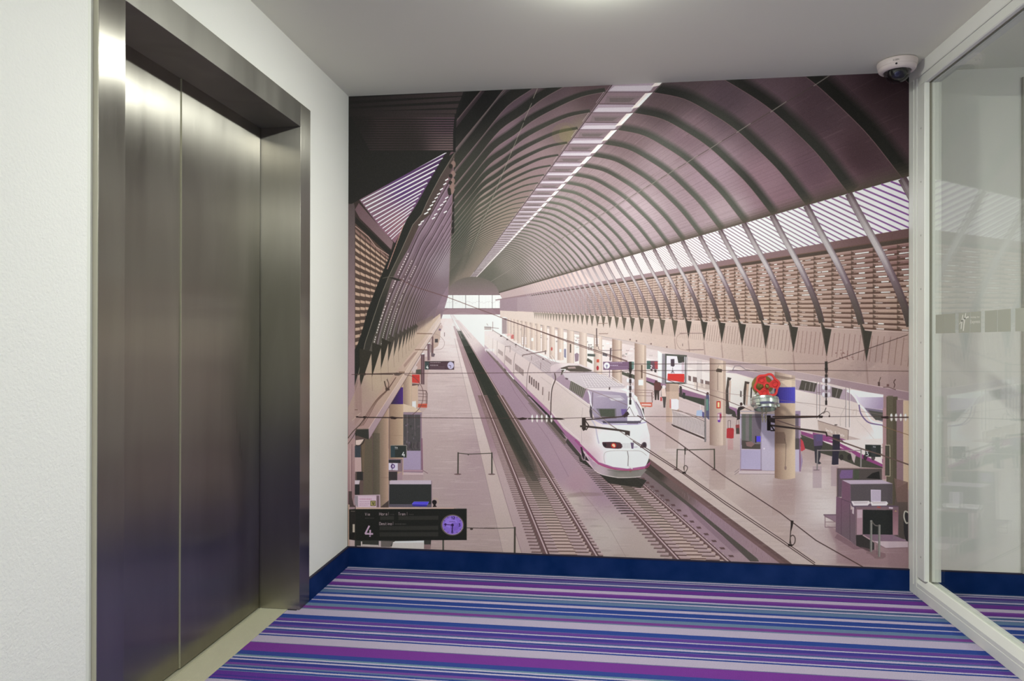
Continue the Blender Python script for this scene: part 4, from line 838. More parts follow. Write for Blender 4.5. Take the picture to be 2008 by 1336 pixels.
poly(J_([(1010, 62), (1168, 66), (1168, 186), (1010, 184)]), (58, 62, 58)); poly(J_([(1070, 66), (1120, 66), (1120, 180), (1070, 180)]), (72, 74, 78), .6); word('3', 1697.5, 885.5, 8.5, 5.4, 1.3, (230, 228, 226)); word('Via', 1712, 875, 2.6, 1.4, .6, (200, 200, 200)); line(J_([(1168, 92), (1195, 94)]), 1.2, (150, 140, 130)); line(J_([(1168, 155), (1195, 157)]), 1.2, (150, 140, 130))
# glazed panel with people behind, scanner, trays
poly(J_([(724, 298), (1180, 302), (1180, 420), (780, 420), (775, 470), (770, 590), (722, 590)]), (92, 84, 80)); line(J_([(724, 590), (724, 300), (1180, 303), (1180, 415)]), 1.6, (150, 124, 122)); poly(J_([(738, 310), (900, 312), (900, 410), (780, 415), (772, 585), (738, 590)]), (120, 98, 116), .6); poly(J_([(770, 320), (885, 318), (880, 400), (760, 405), (752, 370)]), (128, 100, 142)); poly(J_([(1020, 400), (1080, 350), (1150, 330), (1160, 410)]), (50, 48, 46)); poly(J_([(888, 315), (948, 315), (948, 412), (888, 412)]), (84, 92, 74), .8)
poly(J_([(775, 420), (1180, 418), (1285, 455), (860, 460)]), (190, 174, 188)); poly(J_([(775, 420), (860, 460), (862, 720), (915, 700), (915, 1080), (855, 1030), (712, 940), (718, 585), (772, 600)]), grad((1640, 980), (128, 94, 112), (1675, 1040), (120, 102, 108))); poly(J_([(860, 460), (1285, 455), (1285, 660), (862, 640)]), (98, 90, 92)); line(J_([(860, 460), (1285, 456)]), 1, (160, 146, 156)); line(J_([(860, 460), (862, 640)]), .9, (130, 106, 122)); line(J_([(772, 610), (860, 645), (870, 640)]), .8, (90, 74, 84)); line(J_([(770, 600), (768, 970)]), .8, (100, 78, 90)); line(J_([(855, 660), (855, 1030)]), .8, (92, 76, 84))
poly(J_([(860, 640), (1345, 680), (1345, 715), (915, 715), (870, 680)]), (110, 92, 106)); poly(J_([(915, 690), (1345, 690), (1345, 1000), (1340, 975), (1285, 975), (1285, 720), (985, 718), (985, 975), (918, 975)]), (132, 108, 114)); poly(J_([(925, 715), (985, 715), (980, 975), (925, 970)]), (176, 144, 152)); poly(J_([(1287, 720), (1340, 720), (1338, 972), (1290, 972)]), grad((1752, 1000), (140, 104, 112), (1760, 1045), (176, 136, 142))); poly(J_([(985, 718), (1285, 722), (1285, 970), (985, 968)]), (50, 52, 50)); poly(J_([(930, 720), (980, 718), (978, 800), (930, 802)]), (196, 172, 180)); poly(J_([(880, 690), (897, 694), (895, 765), (878, 755)]), (200, 184, 186))
poly(J_([(1065, 515), (1168, 518), (1167, 638), (1067, 636)]), (204, 192, 206))
for y in range(530, 625, 9): line(J_([(1075, y), (1160, y+1)]), .5, (130, 110, 130), .7)
poly(J_([(868, 632), (1050, 630), (1060, 650), (1035, 676), (890, 678)]), (224, 216, 216)); poly(J_([(1060, 638), (1225, 634), (1240, 652), (1225, 676), (1075, 678)]), (228, 220, 218)); poly(J_([(890, 640), (1040, 640), (1025, 655), (900, 658)]), (202, 190, 192)); poly(J_([(1075, 642), (1220, 640), (1210, 655), (1090, 658)]), (204, 192, 194)); poly(J_([(1125, 685), (1170, 688), (1160, 702), (1130, 698)]), (176, 90, 80)); poly(J_([(1248, 690), (1290, 694), (1288, 710), (1248, 706)]), (210, 196, 206)); poly(J_([(1315, 722), (1330, 738), (1304, 738)]), (190, 160, 120))
poly(J_([(915, 975), (985, 970), (1100, 1050), (1100, 1120), (1050, 1140), (918, 1080)]), (66, 62, 60)); poly(J_([(985, 965), (1285, 970), (1440, 1035), (1100, 1035)]), grad((1700, 1050), (130, 106, 118), (1770, 1060), (150, 124, 140))); poly(J_([(1095, 1035), (1440, 1040), (1440, 1098), (1215, 1105), (1140, 1070)]), (198, 178, 182)); line(J_([(1095, 1040), (1215, 1108), (1440, 1100)]), 1.4, (140, 114, 116)); line(J_([(985, 975), (1100, 1045)]), 1.6, (190, 160, 164)); line(J_([(1128, 1075), (1128, 1170)]), 2, (130, 106, 108)); line(J_([(1215, 1110), (1220, 1200)]), 2.4, (160, 134, 134)); line(J_([(1430, 1105), (1430, 1150)]), 2, (150, 122, 122))
poly(J_([(1000, 1100), (1120, 1130), (1215, 1160), (1215, 1200), (1100, 1200), (960, 1090)]), (130, 100, 104), .6); poly(J_([(730, 960), (860, 1040), (920, 1080), (1000, 1110), (900, 1120), (700, 1000)]), (120, 90, 100), .5)
poly(J_([(590, 768), (715, 770), (715, 840), (600, 790)]), (150, 124, 136)); line(J_([(590, 770), (715, 845)]), 1.4, (140, 116, 122)); line(J_([(605, 790), (605, 895), (715, 895)]), 1.4, (140, 114, 118)); line(J_([(606, 842), (715, 842)]), 1.2, (150, 124, 124)); line(J_([(590, 769), (715, 769)]), 1.6, (110, 90, 100))
for x, y0, y1 in ((1070, 830, 1145), (1152, 875, 1195)): line(J_([(x, y0), (x-2, y1)]), 4.4, (122, 122, 114)); line(J_([(x+5, y0), (x+3, y1)]), 1.2, (170, 164, 156)); ell(*J_([(x-3, y1+8)])[0], 10, 2, (140, 116, 116)); ell(*J_([(x, y0)])[0], 2.4, 1.2, (150, 146, 138))
line(smooth(J_([(1078, 840), (1110, 875), (1148, 880)])), 2.2, (110, 104, 98)); poly(J_([(1395, 760), (1420, 725), (1442, 760), (1442, 1040), (1420, 1030), (1400, 960)]), (60, 58, 58)); line(smooth(J_([(1440, 745), (1410, 735), (1400, 790), (1420, 850), (1440, 850)])), 2.6, (190, 186, 170))
# ---- the white train on the middle track
TR = field([(960, 680, (224, 214, 208)), (1000, 710, (208, 192, 188)), (1040, 740, (206, 190, 186)), (1080, 780, (204, 188, 182)), (1110, 810, (204, 190, 182)), (1150, 860, (208, 192, 188)), (1180, 860, (236, 230, 228)), (1230, 860, (244, 242, 240)), (1210, 900, (246, 244, 242)), (1250, 900, (242, 240, 238)), (1140, 830, (208, 194, 186)), (1265, 870, (226, 220, 218)), (1155, 900, (204, 176, 184))], 2.5)
top = D_([(0, 160), (90, 150), (210, 215), (330, 290), (560, 400), (700, 470), (790, 490), (960, 495), (1050, 530), (1130, 580), (1280, 640), (1480, 740), (1600, 860)])+[(1258, 798), (1267, 826), (1274, 854), (1275.4, 879)]
rgt = [(1272, 901), (1262, 924), (1249, 935), (1212, 937.5), (1174.6, 929), (1165, 922), (1150, 905), (1139, 892), (1113, 860), (1105, 848)]
low = D_([(690, 1050), (640, 990), (450, 810), (330, 680), (210, 545), (130, 450), (0, 335)])
poly(E_([(980, 160), (1030, 230), (1110, 240), (1240, 380), (1400, 420), (1603, 410), (1700, 440), (1640, 520), (1300, 470), (1180, 350), (1000, 240)]), (58, 58, 50), .9)
poly(E_([(870, 0), (1010, 170), (1020, 220), (960, 170), (850, 40)]), (80, 74, 70)); poly(D_([(700, 1060), (760, 1110), (800, 1200), (860, 1290), (830, 1280), (700, 1130), (640, 1080)]), (84, 76, 70)); 
for x0, y0 in ((455, 830), (315, 670), (215, 560), (140, 470), (78, 400)): poly(D_([(x0-8, y0-60), (x0+10, y0-50), (x0+16, y0+20), (x0-6, y0+10)]), (96, 86, 82), .9)
line(D_([(20, 350), (200, 560), (440, 850), (640, 1080), (780, 1250), (850, 1336)]), 5, (112, 100, 90), .7, 6)
poly(top+rgt+low, TR)
# purple skirt
poly(D_([(0, 300), (130, 420), (210, 505), (330, 640), (460, 775), (690, 1000), (830, 1180), (1000, 1320)])+E_([(1010, 75), (1010, 165), (870, 0)])+D_([(830, 1225), (690, 1048), (450, 808), (210, 545), (0, 335)]), field([(960, 680, (196, 178, 184)), (1010, 740, (172, 138, 160)), (1060, 800, (164, 116, 148)), (1120, 870, (160, 108, 144))], 2.5), .95)
poly(E_([(960, 10), (1100, 150), (1200, 250), (1350, 300), (1500, 318), (1680, 292), (1740, 240), (1735, 262), (1680, 312), (1500, 335), (1330, 318), (1190, 272), (1080, 170), (940, 20)]), (160, 84, 132), .9)
poly(E_([(1080, 180), (1180, 270), (1340, 322), (1500, 338), (1680, 318), (1700, 330), (1640, 395), (1500, 414), (1400, 410), (1220, 375), (1150, 330), (1110, 260)]), field([(1160, 900, (178, 150, 166)), (1175, 925, (190, 172, 176)), (1220, 932, (150, 142, 134)), (1220, 924, (120, 122, 110))], 2.5))
line(smooth(E_([(1080, 150), (1190, 262), (1340, 318), (1500, 334), (1690, 310), (1735, 258)])), 1.3, (180, 66, 110)); line(smooth(E_([(1150, 330), (1230, 378), (1400, 410), (1560, 408), (1640, 398)])), 1.2, (214, 204, 196))
line(D_([(690, 990), (840, 1160), (1000, 1300)]), 1, (226, 214, 212), .8)
# roof
poly(D_([(0, 165), (90, 152), (330, 292), (560, 402), (700, 472), (790, 492), (690, 560), (740, 668), (600, 580), (480, 485), (320, 378), (220, 315), (90, 240), (0, 190)]), field([(960, 655, (222, 212, 208)), (1010, 690, (198, 184, 182)), (1070, 725, (186, 170, 172))], 2.5))
for i in range(9): line(D_([(500-i*2+i*26, 480-i*9), (650+i*12, 590-i*14)]), .8, (226, 218, 214), .8); line(D_([(505+i*26, 487-i*9), (655+i*12, 597-i*14)]), .7, (140, 124, 124), .6)
for (x0, y0, x1, y1) in ((340, 370, 480, 440), (230, 290, 330, 350), (120, 220, 200, 270)):
    for q in range(5): line(D_([(x0+q*24, y0-q*10), (x1+q*20, y1-q*8)]), .6, (226, 218, 214), .6)
line(D_([(90, 150), (330, 300), (600, 440), (700, 500)]), 1.2, (128, 112, 110), .7)
poly(smooth(D_([(690, 560), (700, 525), (760, 500), (960, 495), (1060, 530), (1120, 575), (820, 600), (740, 670), (700, 620)]), 3), field([(1085, 722, (206, 190, 190)), (1110, 716, (222, 212, 208)), (1090, 740, (170, 150, 160))], 2.5))
poly(D_([(745, 590), (790, 545), (880, 520), (980, 525), (1090, 560), (860, 570), (820, 600), (760, 660), (740, 660)]), (182, 164, 170)); poly(D_([(800, 545), (880, 520), (990, 520), (1060, 545), (1130, 572), (1110, 585), (900, 582), (850, 560), (815, 630), (798, 622), (810, 580)]), (96, 88, 80)); poly(D_([(870, 535), (950, 530), (960, 550), (880, 552)]), (170, 150, 144)); line(D_([(800, 560), (850, 560), (820, 600)]), 1.6, (232, 228, 224))
poly(D_([(740, 665), (830, 600), (900, 620), (1080, 770), (1110, 930), (900, 790), (745, 675)]), (168, 146, 158)); poly(D_([(820, 600), (1130, 580), (1280, 640), (1480, 740), (1440, 770), (1300, 755), (1080, 760), (900, 680), (840, 640)]), (200, 190, 192))
for i in range(13): line(D_([(1010+i*24, 622-i*1), (1075+i*32, 750-i*2)]), 1.5, (228, 222, 220), .8)
for i in range(8): line(D_([(1005+i*9, 622+i*18), (1290+i*26, 615+i*17)]), .8, (168, 156, 160), .7)
poly(D_([(1080, 758), (1440, 758), (1600, 860), (1600, 1000), (1500, 850), (1300, 790), (1100, 800)]), (218, 210, 210))
poly(D_([(1085, 770), (1160, 780), (1330, 790), (1480, 810), (1590, 960), (1600, 1105), (1400, 1120), (1240, 1118), (1160, 1085), (1120, 990)]), grad((1160, 780), (176, 162, 178), (1200, 825), (150, 140, 160))); poly(D_([(1160, 850), (1240, 822), (1420, 830), (1480, 880), (1300, 850)]), (190, 182, 190), .8)
poly(D_([(1170, 968), (1380, 968), (1385, 1075), (1230, 1072)]), (128, 122, 128)); poly(D_([(1200, 975), (1365, 975), (1368, 1060), (1220, 1050)]), (88, 92, 80)); poly(D_([(1430, 975), (1490, 975), (1500, 1040), (1440, 1040)]), (116, 96, 150)); poly(D_([(1500, 850), (1560, 880), (1600, 1000), (1600, 1090), (1510, 1095), (1500, 1000)]), (240, 238, 238))
poly(D_([(1235, 1100), (1640, 1098), (1640, 1122), (1245, 1126)]), (96, 90, 104)); line(D_([(1130, 1075), (1240, 1130), (1400, 1136), (1600, 1134), (1700, 1110)]), 2.0, (176, 164, 196))
poly(F_([(0, 960), (100, 1010), (170, 1070), (180, 1080), (110, 1100), (0, 1100)]), (226, 222, 222)); poly(F_([(60, 870), (120, 930), (165, 1050), (140, 1080), (95, 960)]), (186, 178, 188)); line(F_([(90, 900), (140, 980), (170, 1070), (110, 1125), (0, 1125)]), 1.6, (120, 106, 116)); poly(F_([(0, 1100), (105, 1100), (110, 1122), (0, 1122)]), (100, 94, 104))
poly(D_([(1110, 930), (1125, 960), (1135, 1080), (1110, 1060), (1100, 1000)]), (84, 76, 78)); line(smooth(D_([(1085, 785), (1105, 830), (1112, 910), (1135, 960)])), 2.6, (226, 222, 226)); poly(D_([(1060, 800), (1085, 790), (1105, 900), (1085, 920), (1040, 870)]), (158, 136, 156)); line(D_([(1135, 800), (1130, 960)]), 1.1, (90, 78, 80)); line(smooth(D_([(1110, 1070), (1160, 1150), (1180, 1250), (1200, 1336)])), 2.4, (186, 180, 196), .8)
poly(D_([(905, 675), (1065, 762), (1030, 862), (890, 770)]), (108, 104, 94))
for i in range(8): line(D_([(915+i*19, 690+i*10), (900+i*18, 780+i*11)]), 1.0, (160, 150, 142), .8)
line(D_([(905, 675), (1065, 762)]), 1.2, (214, 206, 202)); line(D_([(745, 675), (890, 780), (1105, 935)]), 1.2, (226, 218, 212)); line(D_([(750, 700), (900, 820), (1110, 970)]), .6, (170, 154, 150))
line(D_([(1030, 960), (1015, 1100), (1020, 1336)]), .6, (176, 160, 156)); poly(D_([(850, 645), (880, 655), (870, 670), (848, 660)]), (110, 90, 96))
# car joints, windows, doors
line(smooth(D_([(735, 600), (745, 660), (712, 750), (700, 850), (695, 1040)])), 2.0, (96, 80, 76)); line(smooth(D_([(725, 670), (700, 760), (685, 900)])), .8, (228, 218, 214))
line(smooth(D_([(480, 485), (460, 560), (446, 660), (442, 800)])), 1.3, (150, 132, 128)); line(smooth(D_([(325, 385), (310, 470), (308, 650)])), 1.1, (160, 142, 138)); line(smooth(D_([(220, 318), (212, 400), (210, 520)])), 1.0, (170, 152, 148)); line(D_([(135, 260), (132, 430)]), .8, (180, 162, 158)); line(D_([(90, 235), (86, 380)]), .7, (190, 172, 168))
for (x0, y0, x1, y1, n, w_, h_) in ((467, 620, 560, 695, 5, 14, 88), (324, 498, 402, 560, 7, 8, 70), (221, 410, 277, 455, 6, 6, 58), (146, 345, 188, 375, 6, 4, 46)):
    for i in range(n):
        u = i/(n-1); x = x0+(x1-x0)*u; y = y0+(y1-y0)*u
        poly(D_([(x, y), (x+w_, y+w_*.7), (x+w_*.85, y+h_), (x-w_*.1, y+h_-w_*.7)]), (110, 92, 90))
        line(D_([(x+w_, y+w_*.7), (x+w_*.85, y+h_)]), .6, (190, 170, 164))
for x, y0, y1 in ((608, 742, 832), (674, 790, 890)): poly(D_([(x, y0), (x+9, y0+4), (x+6, y1), (x-4, y1-6)]), (132, 112, 106))
line(D_([(590, 640), (700, 720)]), .6, (180, 164, 160)); line(D_([(625, 750), (620, 900)]), .5, (180, 164, 160), .7)
# nose details
poly(smooth(E_([(1235, 42), (1262, 38), (1420, 44), (1434, 105), (1300, 103), (1262, 96), (1238, 66), (1235, 42)]), 3), (88, 64, 68)); ell(*E_([(1262, 70)])[0], 3.4, 4, (60, 50, 52)); ell(*E_([(1298, 72)])[0], 3.2, 4, (84, 62, 64)); ell(*E_([(1354, 75)])[0], 5.2, 5.2, (196, 60, 50)); ell(*E_([(1352, 70)])[0], 3, 2.6, (255, 190, 150)); ell(*E_([(1360, 82)])[0], 2, 1.8, (255, 210, 180)); poly(E_([(1395, 50), (1420, 50), (1430, 100), (1400, 100)]), (96, 60, 62))
for i in range(6):
    for j_ in range(6): ell(*E_([(1450+i*14, 55+j_*9)])[0], .6, .5, (150, 140, 140), 1, 6)
poly(E_([(1532, 46), (1564, 46), (1560, 108), (1542, 108)]), (96, 78, 116)); line(E_([(1562, 92), (1603, 90)]), 1.0, (160, 140, 170)); poly(smooth(G_([(135, 100), (150, 60), (175, 38), (200, 50), (200, 92), (170, 98), (135, 100)]), 3), (100, 84, 90)); ell(*G_([(180, 70)])[0], 3.2, 4.4, (70, 60, 66)); poly(G_([(35, 44), (70, 46), (62, 108), (44, 105)]), (110, 92, 116))
line(smooth(E_([(1265, 262), (1254, 220), (1256, 165), (1290, 137), (1400, 128), (1500, 130), (1600, 130), (1650, 140), (1700, 180)])), .8, (176, 170, 164)); line(E_([(1498, 134), (1508, 190), (1504, 290)]), 1.3, (120, 110, 108)); poly(E_([(1510, 290), (1555, 315), (1550, 326), (1512, 302)]), (214, 206, 204)); ell(*E_([(1530, 345)])[0], 2.4, 2, (140, 110, 100)); line(E_([(1290, 330), (1400, 350), (1620, 340)]), .8, (90, 90, 80), .6)
line(E_([(1125, 232), (1160, 250)]), 1, (210, 190, 196)); poly(E_([(1005, 90), (1022, 90), (1040, 150), (1080, 210), (1100, 240), (1040, 220), (1020, 180)]), (60, 52, 54)); line(E_([(1060, 140), (1050, 230)]), 1.2, (196, 180, 182))
poly(D_([(1420, 762), (1500, 760), (1603, 850), (1603, 900), (1520, 810)]), (238, 234, 232)); poly(D_([(1305, 745), (1318, 745), (1316, 772), (1302, 772)]), (90, 74, 76)); poly(D_([(1300, 860), (1430, 855), (1460, 885), (1330, 890)]), (200, 196, 200)); line(D_([(1300, 860), (1430, 855), (1460, 885), (1330, 890), (1300, 860)]), .7, (150, 140, 150), .7)
line(D_([(150, 130), (30, 115), (0, 120)]), 1, (150, 132, 128)); rect(950, 641.5, 964, 647, (176, 164, 160)); line(D_([(0, 115), (70, 118)]), 1.2, (120, 106, 104)); line(D_([(25, 80), (38, 100)]), .8, (150, 130, 126))
# ---- catenary bits over the middle
WIR = (84, 64, 60)
for pts, w_ in (([(88, 60), (88, 160)], 1.0), ([(215, 320), (270, 315), (268, 380)], .9), ([(400, 425), (400, 410), (640, 370)], 2.0), ([(590, 490), (588, 555)], 1), ([(495, 415), (492, 465)], .9), ([(330, 290), (330, 330)], 1.0), ([(640, 360), (640, 400)], 2.4)): line(D_(pts), w_, (128, 108, 104), .9)
for x, y in ((615, 452), (330, 300), (240, 246), (175, 210), (448, 358)): ell(*D_([(x, y)])[0], 2, 1.5, (100, 84, 84), .8)
line(D_([(415, 95), (418, 150), (410, 330)]), 1.6, (130, 112, 108), .8)
for y in (230, 250, 270, 290): ell(*D_([(400, y)])[0], 1.6, 1.8, (230, 224, 224), .8); ell(*D_([(432, y)])[0], 1.6, 1.8, (220, 214, 214), .8)
line(D_([(1175, 130), (1175, 200), (1180, 320)]), 2, (96, 80, 78)); line(D_([(1190, 78), (1290, 76)]), 1.2, (150, 124, 110)); line(D_([(1200, 186), (1295, 184)]), 1.4, (150, 124, 110)); line(smooth(D_([(1195, 320), (1200, 350), (1250, 362), (1440, 355)])), .9, (120, 100, 98))
for y in (240, 262, 284): ell(*D_([(1165, y)])[0], 1.4, 1.8, (226, 220, 218), .8); ell(*D_([(1192, y)])[0], 1.4, 1.8, (226, 220, 218), .8)
poly(D_([(1315, 340), (1332, 335), (1325, 470), (1310, 465)]), (110, 94, 96))
for x in (1088, 1110): 
    for y in (296, 330, 345): rect(*D_([(x, y)])[0], *D_([(x+14, y+12)])[0], (120, 110, 106), .8)
poly(D_([(1080, 395), (1160, 400), (1160, 425), (1080, 420)]), (90, 96, 90)); poly(D_([(1240, 385), (1290, 400), (1285, 425), (1238, 415)]), (110, 112, 116)); poly(D_([(945, 400), (970, 385), (990, 400), (985, 470), (950, 480)]), (150, 130, 140)); poly(D_([(835, 345), (855, 345), (855, 440), (835, 430)]), (110, 110, 140), .8); rect(*D_([(280, 195)])[0], *D_([(308, 240)])[0], (190, 84, 80), .7); rect(*D_([(240, 185)])[0], *D_([(290, 205)])[0], (220, 180, 176), .8)
poly(D_([(1000, 490), (1080, 560), (1180, 600), (1230, 605), (1340, 660), (1000, 560)]), (220, 208, 204), .0)
# platform clock sign with the number 2 nearby
poly(D_([(1243, 480), (1560, 478), (1560, 562), (1245, 565)]), (128, 100, 124)); ell(*D_([(1282, 520)])[0], 6, 6.4, (226, 224, 236)); ell(*D_([(1282, 520)])[0], 2.2, 2.2, (150, 140, 170), .8); line(D_([(1282, 520), (1282, 552)]), .9, (80, 70, 100)); scrawl(1197, 711, 22, 1.4, (196, 180, 196), .8); scrawl(1197, 716, 14, 1.4, (210, 200, 214), .9); line(D_([(1328, 531), (1500, 531)]), .5, (170, 150, 170)); line(D_([(1328, 548), (1500, 548)]), .5, (170, 150, 170)); line(D_([(1312, 565), (1310, 640)]), 1.2, (130, 104, 120)); poly(D_([(1530, 480), (1562, 478), (1562, 560), (1545, 560)]), (100, 128, 124))
poly(F_([(205, 470), (320, 470), (320, 558), (205, 556)]), (120, 88, 100)); poly(F_([(205, 470), (245, 470), (245, 556), (205, 556)]), (84, 112, 104)); word('2', 1275.5, 716.5, 6, 3.2, 1.2, (240, 238, 238)); poly(F_([(285, 480), (320, 478), (320, 555), (290, 550)]), (190, 84, 84), .8); poly(F_([(240, 555), (265, 558), (262, 580), (250, 575)]), (80, 74, 74)); poly(F_([(282, 560), (308, 562), (305, 592), (285, 588)]), (80, 74, 74)); poly(F_([(40, 478), (72, 480), (70, 550), (45, 555)]), (110, 140, 130), .9)
# ---- left platform furniture, columns, ledge
poly(B_([(1035, 0), (1045, 40), (950, 160), (900, 230), (940, 260), (930, 370), (830, 380), (740, 520), (650, 700), (520, 860), (430, 1000), (320, 1180), (320, 1240), (140, 1240), (140, 1600), (850, 1600), (850, 960), (900, 900), (900, 600), (930, 420), (1000, 200), (1060, 60)]), (196, 174, 168))
poly(B_([(950, 150), (1035, 10), (1035, 170), (1010, 260), (950, 300)]), (190, 166, 152)); rect(847, 660, 850, 700, (120, 92, 92)); rect(853, 665, 859, 672, (80, 74, 74)); poly(B_([(1020, 80), (1040, 80), (1040, 100), (1018, 100)]), (110, 84, 110))
poly(B_([(740, 530), (835, 375), (835, 640), (740, 660)]), (190, 160, 150)); poly(B_([(765, 460), (800, 480), (760, 560), (745, 520)]), (206, 190, 184)); poly(B_([(780, 510), (835, 505), (835, 560), (780, 555)]), (96, 94, 84))
poly(B_([(738, 562), (818, 562), (820, 652), (740, 645)]), (212, 72, 66)); line(B_([(740, 580), (815, 590)]), .6, (180, 50, 50)); poly(B_([(740, 655), (820, 660), (800, 690), (740, 680)]), (120, 96, 92))
poly(B_([(832, 350), (870, 345), (868, 665), (832, 662)]), (110, 84, 88)); line(B_([(850, 355), (850, 660)]), 1.2, (150, 124, 128)); line(B_([(840, 345), (865, 342)]), 2.2, (236, 230, 226)); poly(B_([(898, 240), (926, 235), (924, 412), (900, 415)]), (130, 104, 110)); line(B_([(900, 235), (928, 230)]), 2, (236, 230, 226)); poly(B_([(940, 330), (980, 345), (970, 375), (940, 370)]), (120, 104, 108)); poly(B_([(928, 240), (945, 250), (945, 330), (930, 330)]), (120, 104, 104), .7)
line(B_([(1078, 120), (1078, 160)]), 1.2, (130, 104, 104)); line(B_([(1000, 60), (1020, 70)]), .8, (130, 104, 104))
for q in range(8): t_ = q/7; rect(791+15*q/8+.0, 752-4*q*.9, 791+15*(q+1)/8+1.2, 800, tuple(np.array((150, 126, 112))*(1-t_)+np.array((204, 180, 156))*t_)); rect(791+2.1*q, 740, 793.3+2.1*q, 802, tuple(np.array((160, 136, 120))*(1-t_)+np.array((200, 176, 152))*t_))
poly(B_([(738, 680), (800, 670), (800, 900), (740, 940)]), (206, 180, 158)); poly(B_([(740, 842), (780, 838), (780, 925), (740, 910)]), (228, 226, 232))
for (p_, w_) in (([(805, 725), (885, 730), (898, 760), (895, 870)], 1.5), ([(805, 760), (890, 765)], 1.0), ([(805, 790), (895, 795)], .9), ([(805, 830), (895, 835)], .8), ([(885, 735), (885, 870)], .9)): line(B_(p_), w_, (124, 100, 96))
poly(B_([(802, 868), (898, 865), (895, 908), (800, 905)]), (204, 96, 76)); line(B_([(810, 888), (890, 888)]), 1.2, (140, 80, 70))
# kiosk
poly(B_([(640, 865), (760, 900), (840, 950), (840, 965), (640, 965)]), (216, 196, 172)); poly(B_([(640, 955), (840, 955), (845, 1600), (640, 1600)]), (150, 126, 140)); poly(B_([(648, 980), (825, 982), (828, 1400), (648, 1400)]), (92, 88, 88))
for i in range(26): x = RP.uniform(792, 823); y = RP.uniform(816, 882); rect(x, y, x+RP.uniform(1, 5), y+RP.uniform(2, 9), RP.choice([(120, 104, 112), (70, 70, 68), (140, 124, 146), (100, 96, 90)]), .55)
line(B_([(640, 968), (842, 968)]), 2.6, (160, 140, 152)); line(B_([(688, 980), (688, 1400)]), 1.2, (120, 108, 112)); line(B_([(765, 980), (770, 1200)]), 1.2, (120, 108, 112)); poly(C_([(645, 130), (830, 130), (830, 330), (645, 330)]), (174, 158, 184)); line(C_([(842, 0), (848, 355)]), 2.0, (140, 96, 116)); line(C_([(640, 340), (850, 340)]), 3, (184, 150, 160)); poly(C_([(640, 355), (858, 360), (858, 385), (640, 385)]), (206, 184, 184)); line(C_([(640, 386), (856, 388)]), .9, (150, 120, 122)); line(C_([(850, 335), (905, 368)]), 1.2, (140, 112, 112))
for i in range(14): poly(C_([(650+i*12, 100-i), (662+i*12, 60-i*3+RP.uniform(-40, 40)), (672+i*12, 120)]), RP.choice([(70, 70, 66), (104, 96, 96), (84, 76, 80)]), .8)
# two big columns with the blue band
def column(x0, x1, y0, y1, c0, c1, n=14):
    for q in range(n): t_ = q/(n-1); rect(x0+(x1-x0)*q/n, y0, x0+(x1-x0)*(q+1)/n+.2, y1, tuple(np.array(c0)*(1-t_)**.9+np.array(c1)*(1-(1-t_)**.9)))
column(763.5, 791, 755, 990, (156, 130, 110), (200, 174, 146)); column(766, 790.5, 760, 793, (66, 56, 74), (84, 54, 132)); poly([(760, 740), (764, 760), (764, 800), (760, 800)], (84, 74, 70), .6)
column(730, 762, 800, 995, (104, 96, 82), (190, 160, 138)); rect(730, 850, 745, 995, (92, 88, 74), .5); line([(730, 862), (730, 990)], 1, (66, 62, 56))
poly(B_([(430, 1000), (500, 880), (510, 860), (515, 1336), (490, 1336), (495, 900)]), (150, 124, 112), .4); line([(763.4, 820), (763.4, 975)], .9, (110, 90, 80)); rect(744, 937, 763, 937.6, (130, 104, 92), .7); rect(764, 854, 790, 854.7, (150, 124, 104), .6)
rect(697, 855, 732, 995, (110, 92, 86)); poly(C_([(140, 80), (200, 80), (200, 200), (140, 200)]), (72, 78, 84)); poly(C_([(140, 200), (210, 200), (210, 350), (140, 350)]), (196, 168, 164)); poly(C_([(205, 40), (245, 20), (260, 360), (218, 362)]), (120, 104, 86)); line(C_([(205, 60), (215, 360), (255, 362)]), 1.2, (84, 76, 64)); poly(C_([(250, 10), (322, 0), (326, 600), (225, 600)]), (110, 100, 84)); poly(C_([(160, 350), (225, 350), (225, 440), (160, 440)]), (62, 60, 58)); poly(C_([(140, 440), (195, 440), (185, 482), (140, 482)]), (206, 194, 200)); poly(C_([(140, 484), (190, 484), (190, 590), (140, 590)]), (56, 56, 56)); poly(C_([(150, 20), (235, 10), (190, 75), (150, 70)]), (216, 196, 186)); line(smooth(C_([(150, 75), (190, 75), (225, 50), (240, 10)])), 2, (70, 62, 58))
poly(C_([(55, 0), (140, 0), (140, 590), (120, 700), (55, 700)]), grad((683, 880), (176, 146, 142), (696, 1000), (150, 120, 122))); line(C_([(110, 60), (105, 560)]), 1.0, (130, 100, 104)); line(C_([(90, 110), (95, 560)]), 2, (196, 170, 166), .6); poly(C_([(75, 555), (110, 555), (110, 620), (130, 700), (160, 720), (75, 720)]), (90, 76, 74)); rect(683, 990, 686, 1075, (190, 166, 146))
poly(C_([(410, 720), (495, 650), (495, 725), (410, 725)]), (90, 78, 74))
